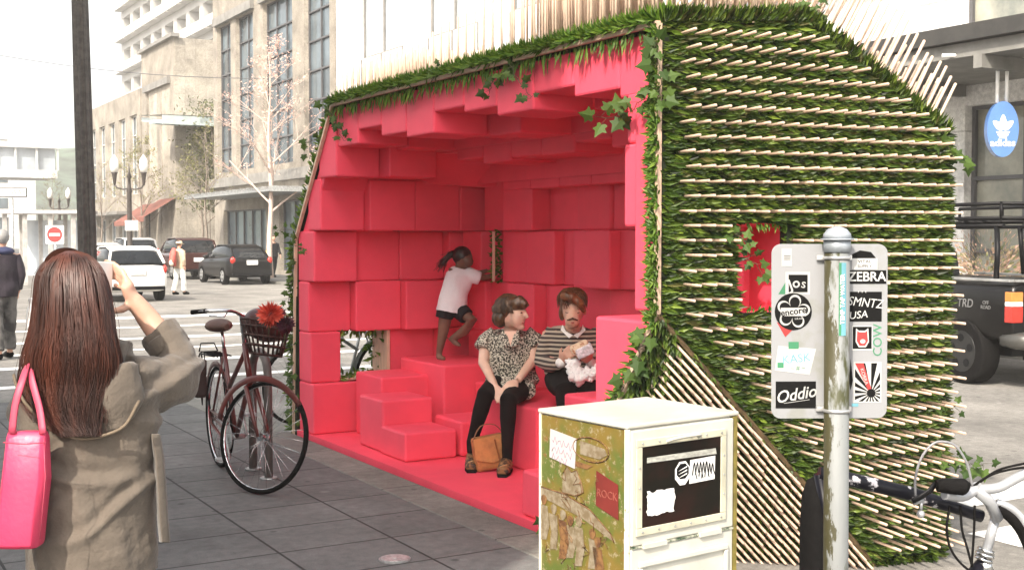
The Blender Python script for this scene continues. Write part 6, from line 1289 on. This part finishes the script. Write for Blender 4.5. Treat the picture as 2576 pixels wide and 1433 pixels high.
# ------------------------------------------------------------ cars
def ring(x, w, z0, z1, e=.32, n=20, tuck=.0):
    """rounded rectangle section of a car body at station x"""
    o = []
    for i in range(n):
        t = 2*math.pi*(i+.5)/n; c, s_ = math.cos(t), math.sin(t); u = math.copysign(abs(c)**e, c); v = math.copysign(abs(s_)**e, s_)
        ww = w*(1-tuck*max(0, v)); o.append(V((x, u*ww, (z0+z1)/2 + v*(z1-z0)/2)))
    return o
M_tail = mat('tail_lamp', (.50, .03, .02), .25, var=.1, coat=.3); M_amber = mat('amber_lens', (.62, .22, .05), .3); M_plate = mat('number_plate', (.72, .72, .70), .5)
def car_wheel(t, x, y, r=.32, w=.2, side=1, rm=None):
    g = MB(); g.tube([V((x, y-w/2, r)), V((x, y-w/2+.02, r)), V((x, y+w/2-.02, r)), V((x, y+w/2, r))], [r*.93, r, r, r*.93], 28, ref=UP); ty = g.build('wheel', M_rubber, t)
    g = MB(); yo = y+side*(w/2+.004)
    g.tube([V((x, yo-side*.02, r)), V((x, yo, r))], r*.64, 24, ref=UP)
    for k in range(5):
        a = 2*math.pi*k/5+.3; g.tube([V((x+math.cos(a)*r*.42, yo+side*.003, r+math.sin(a)*r*.42)), V((x+math.cos(a)*r*.42, yo+side*.005, r+math.sin(a)*r*.42))], r*.13, 8, ref=UP, m=1)
    g.build('rim', [rm or mat('alloy_rim', (.50, .50, .50), .35, .7), M_black], ty)
def car(label, name, cat, x, y, yaw, paint, secs, green, wb, tw, wr=.32, tail=None, plate_z=.82, grp='cars in the street', rear_x=0, shelf=None):
    t = thing(name, label, cat, (0, 0, 0), grp); g = MB()
    g.loft([ring(*s) for s in secs], 0, True); g.build('body', paint, t)
    g = MB(); g.loft([ring(*s) for s in green], 0, True); g.build('windows', M_dglass, t)
    g = MB(); top = []                                       # roof and pillars in body colour
    rs = green[1:-1]; g.loft([ring(s[0], s[1]*(1-(s[6] if len(s) > 6 else 0))*1.01, s[3]-.035, s[3]+.014) for s in rs], 0, True)
    for sd_ in (-1, 1):
        for a_, b_ in ((green[0], rs[0]), (green[-1], rs[-1])):
            g.bar(V((a_[0], sd_*a_[1]*.98, a_[3]-.02)), V((b_[0], sd_*b_[1]*(1-(b_[6] if len(b_) > 6 else 0))*.99, b_[3]-.01)), .06, .06)
        m_ = rs[len(rs)//2]; tk = m_[6] if len(m_) > 6 else 0; g.bar(V((m_[0], sd_*m_[1]*1.003, m_[2]+.02)), V((m_[0], sd_*m_[1]*(1-tk)*.995, m_[3]-.03)), .08, .03, ref=V((0, 1, 0)))
    g.build('roof', paint, t)
    for wx in (wb[0], wb[1]):
        for sd_ in (-1, 1): car_wheel(t, wx, sd_*(tw-.085), wr, .2, sd_)
    for sd_ in (-1, 1):
        g = MB(); tx, ty_, tz, tww, th = tail; g.ell(V((tx+.02, sd_*ty_, tz)), (.07, tww, th), nu=14, nv=8); g.build('tail_light', M_tail, t)
        g = MB(); g.ell(V((green[-2][0]-.1, sd_*(tw+.06), 1.0)), (.09, .10, .07), nu=10, nv=7); g.build('mirror', paint, t)
    g = MB(); g.box((rear_x-.012, 0, plate_z), (.02, .42, .17)); g.build('number_plate', M_plate, t, bevel=.004)
    g = MB(); g.box((rear_x+.03, 0, .38), (.10, tw*1.75, .10)); g.build('bumper', M_black, t, bevel=.03)
    t.location = (x, y, RZ); t.rotation_euler = (0, 0, math.pi/2+yaw); return t
M_bcar = mat('black_car_paint', (.004, .0035, .0035), .3, var=.1, coat=.18, spec=.25); M_wcar = mat('white_car_paint', (.78, .77, .74), .25, var=.02, coat=.6); M_scar = mat('silver_car_paint', (.50, .50, .50), .3, .4, var=.05, coat=.5); M_rcar = mat('dark_red_paint', (.05, .015, .012), .25, var=.1, coat=.6)
e = .32
hatch = [(0.02, .70, .38, .86, e), (.12, .80, .30, .98, e), (.5, .85, .26, 1.04, e), (1.2, .86, .24, 1.02, e), (2.6, .86, .24, .98, e), (3.5, .85, .25, .94, e), (4.1, .82, .28, .82, e), (4.4, .70, .34, .70, e)]
hgreen = [(.10, .66, .90, 1.00, e, 20, .1), (.62, .74, .88, 1.36, e, 20, .20), (1.4, .78, .88, 1.47, e, 20, .24), (2.3, .79, .88, 1.46, e, 20, .24), (2.9, .77, .88, 1.28, e, 20, .2), (3.6, .70, .88, .97, e, 20, .1)]
car('black liftback parked in front of the beige building', 'parked_car', 'car', 14.05, 42.6, 0, M_bcar, hatch, hgreen, (.85, 3.55), .86, .32, (.06, .70, .90, .10, .13))
hb2 = [(0.02, .72, .36, .95, e), (.10, .81, .28, 1.04, e), (.5, .84, .25, 1.06, e), (1.2, .84, .24, 1.02, e), (2.6, .84, .24, .98, e), (3.4, .83, .25, .92, e), (3.9, .80, .28, .82, e), (4.1, .70, .34, .70, e)]
hg2 = [(.06, .74, .95, 1.06, e, 20, .05), (.30, .77, .90, 1.40, e, 20, .18), (1.0, .78, .88, 1.50, e, 20, .22), (2.0, .78, .88, 1.49, e, 20, .22), (2.6, .76, .88, 1.32, e, 20, .2), (3.2, .70, .88, .99, e, 20, .1)]
Pc = gnd(347, 760, RZ); car('white hatchback driving away in the street left of the person in white trousers', 'hatchback', 'car', Pc.x, Pc.y, 0, M_wcar, hb2, hg2, (.75, 3.25), .84, .31, (.05, .74, .88, .07, .12))
suv = [(0.02, .76, .45, 1.08, e), (.10, .86, .38, 1.14, e), (.6, .89, .34, 1.16, e), (2.8, .90, .34, 1.12, e), (3.6, .88, .36, 1.08, e), (4.3, .84, .40, .98, e), (4.5, .74, .46, .86, e)]
sg = [(.06, .80, 1.05, 1.14, e, 20, .05), (.28, .82, 1.02, 1.62, e, 20, .15), (1.2, .83, 1.02, 1.72, e, 20, .17), (2.3, .83, 1.02, 1.70, e, 20, .17), (2.8, .80, 1.02, 1.50, e, 20, .15), (3.4, .74, 1.02, 1.14, e, 20, .1)]
car('dark red brown sport utility vehicle parked ahead of the black liftback', 'parked_car', 'car', 13.9, 49.0, 0, M_rcar, suv, sg, (.85, 3.6), .90, .36, (.05, .78, 1.05, .06, .18))
car('silver sport utility vehicle parked farthest in the row beyond the dark one', 'parked_car', 'car', 13.6, 57.5, 0, M_scar, suv, sg, (.85, 3.6), .90, .36, (.05, .78, 1.05, .06, .18))
Pc = gnd(272, 700, RZ); car('pale grey car ahead of the white hatchback, half hidden by the column', 'hatchback', 'car', Pc.x, Pc.y, 0, M_scar, hb2, hg2, (.75, 3.25), .84, .31, (.05, .74, .88, .07, .12))
Pc = gnd(190, 690, RZ); car('silver blue car left of the fluted column above the photographer', 'hatchback', 'car', Pc.x, Pc.y, 0, mat('blue_grey_paint', (.30, .33, .42), .3, .4, coat=.5), hb2, hg2, (.75, 3.25), .84, .31, (.05, .74, .88, .07, .12))

# ------------------------------------------------------------ pickup truck behind the pavilion
RX, TY = 12.35, 9.25                                        # near side and tail of the truck, heading +Y
tk = thing('pickup_truck', 'black pickup truck with a tubular roof rack standing behind the pavilion', 'pickup truck', (0, 0, 0)); hw = .88
def TB(g, a0, a1, y0, y1, z0, z1, m=0): g.b2(a0, a1, y0, y1, z0, z1, m)
# local x forward, y across (positive y = left = near side), z up; tail at x=0
g = MB(); g.loft([ring(0.0, .84, .62, 1.20, .2), ring(.04, .87, .56, 1.235, .2), ring(.6, .88, .54, 1.24, .2), ring(2.7, .88, .54, 1.24, .2)], 0, True); g.build('bed', M_bcar, tk)
g = MB(); g.loft([ring(2.73, .87, .50, 1.22, .2), ring(3.8, .88, .48, 1.20, .2), ring(4.8, .88, .48, 1.14, .22), ring(5.7, .82, .52, 1.05, .25), ring(5.85, .72, .58, .92, .3)], 0, True); g.build('cab_body', M_bcar, tk)
g = MB(); g.loft([ring(2.95, .80, 1.15, 1.62, .25, 20, .12), ring(3.1, .80, 1.15, 1.74, .25, 20, .14), ring(4.0, .80, 1.15, 1.74, .25, 20, .14), ring(4.8, .76, 1.12, 1.20, .25, 20, .1)], 0, True); g.build('cab_windows', M_dglass, tk)
g = MB(); g.loft([ring(3.0, .70, 1.70, 1.765, .3), ring(4.05, .70, 1.70, 1.765, .3)], 0, True); g.build('cab_roof', M_bcar, tk)
for wx, sdd in ((.80, 1), (.80, -1), (4.9, 1), (4.9, -1)): car_wheel(tk, wx, sdd*.78, .39, .26, sdd, mat('black_rim', (.03, .03, .03), .4, .5))
g = MB()
for sdd in (-1, 1): TB(g, .02, 2.7, sdd*.86-.035, sdd*.86+.035, 1.242, 1.275)
TB(g, -.005, .05, -.82, .82, 1.242, 1.272); g.build('bed_rail', mat('chrome_rail', (.55, .55, .54), .3, .8), tk, bevel=.006)
for sdd in (-1, 1):
    g = MB(); TB(g, -.012, .10, sdd*.80-.075, sdd*.80+.087, 1.02, 1.13, 0); TB(g, -.013, .10, sdd*.80-.075, sdd*.80+.088, .965, 1.018, 1); TB(g, -.014, .10, sdd*.80-.075, sdd*.80+.089, .78, .963, 2); g.build('tail_light', [M_amber, M_white, M_tail], tk, bevel=.008)
g = MB(); g.loft([ring(-.20, .80, .50, .66, .4), ring(-.12, .88, .46, .68, .4), ring(.02, .90, .46, .68, .4), ring(.15, .91, .48, .66, .4)], 0, True); g.build('bumper', mat('bumper_chrome', (.07, .068, .062), .4, .3), tk)
g = MB(); TB(g, -.215, -.203, -.24, .24, .52, .64); g.build('number_plate', M_plate, tk)
for sdd in (-1, 1): g = MB(); TB(g, 1.50, 1.525, sdd*.78-.13, sdd*.78+.13, .16, .55); g.build('mud_flap', M_rubber, tk)
g = MB(); TB(g, .3, 5.6, -.6, .6, .36, .52); g.build('chassis', M_black, tk)
g = MB(); z = 1.98; Rr = lambda a, b, z: V((a, b, z))
for sdd in (-1, 1):
    for zz_, x0_, x1_ in ((z, .35, 2.9), (z+.17, .35, 2.9), (z-.09, .30, 2.95)): g.tube([Rr(x0_, .74*sdd, zz_), Rr(x1_, .74*sdd, zz_)], .024, 8)
    for xx in (.35, 1.2, 2.05, 2.9): g.tube([Rr(xx, .74*sdd, z), Rr(xx, .74*sdd, z+.17)], .02, 8)
    g.tube([Rr(.30, .84*sdd, 1.275), Rr(.33, .80*sdd, 1.6), Rr(.42, .74*sdd, z-.09)], .032, 10); g.tube([Rr(1.75, .84*sdd, 1.275), Rr(1.72, .74*sdd, z-.09)], .03, 10)
for zz_ in (z, z+.17): g.tube([Rr(.35, -.74, zz_), Rr(.35, .74, zz_)], .024, 8)
for i in range(9): xx = .35+i*.318; g.tube([Rr(xx, -.74, z-.04), Rr(xx, .74, z-.04)], .016, 6)
g.build('roof_rack', M_black, tk)
g = MB(); Mt = Matrix.Translation(V((.78, .8825, .965))) @ Matrix((V((-1, 0, 0)), V((0, 0, 1)), V((0, 1, 0)))).transposed().to_4x4(); add_text(g, 'TRD', .145, Mt, 0, ext=.002, shear=.15); g.build('large_lettering', mat('decal_grey', (.16, .16, .16), .5), tk); g = MB()
Mt2 = Matrix.Translation(V((.42, .8825, .99))) @ Matrix((V((-1, 0, 0)), V((0, 0, 1)), V((0, 1, 0)))).transposed().to_4x4(); add_text(g, 'OFF', .06, Mt2, 0, ext=.002); Mt3 = Matrix.Translation(V((.42, .8825, .935))) @ Matrix((V((-1, 0, 0)), V((0, 0, 1)), V((0, 1, 0)))).transposed().to_4x4(); add_text(g, 'ROAD', .06, Mt3, 0, ext=.002); g.build('side_lettering', mat('decal_grey', (.16, .16, .16), .5), tk)
tk.location = (12.66, 8.65, RZ); tk.rotation_euler = (0, 0, R(78))

# ------------------------------------------------------------ pale air
hz = MB(); hz.b2(-90, 90, -40, 330, -2, 90); hm_ = bpy.data.materials.new('pale_air'); hm_.use_nodes = True; n_ = hm_.node_tree.nodes; n_.remove(n_['Principled BSDF'])
pv = n_.new('ShaderNodeVolumePrincipled'); pv.inputs['Color'].default_value = (1, .97, .93, 1); pv.inputs['Density'].default_value = .0013; hm_.node_tree.links.new(pv.outputs[0], n_['Material Output'].inputs['Volume'])
hz.build('haze', hm_, kind='stuff')
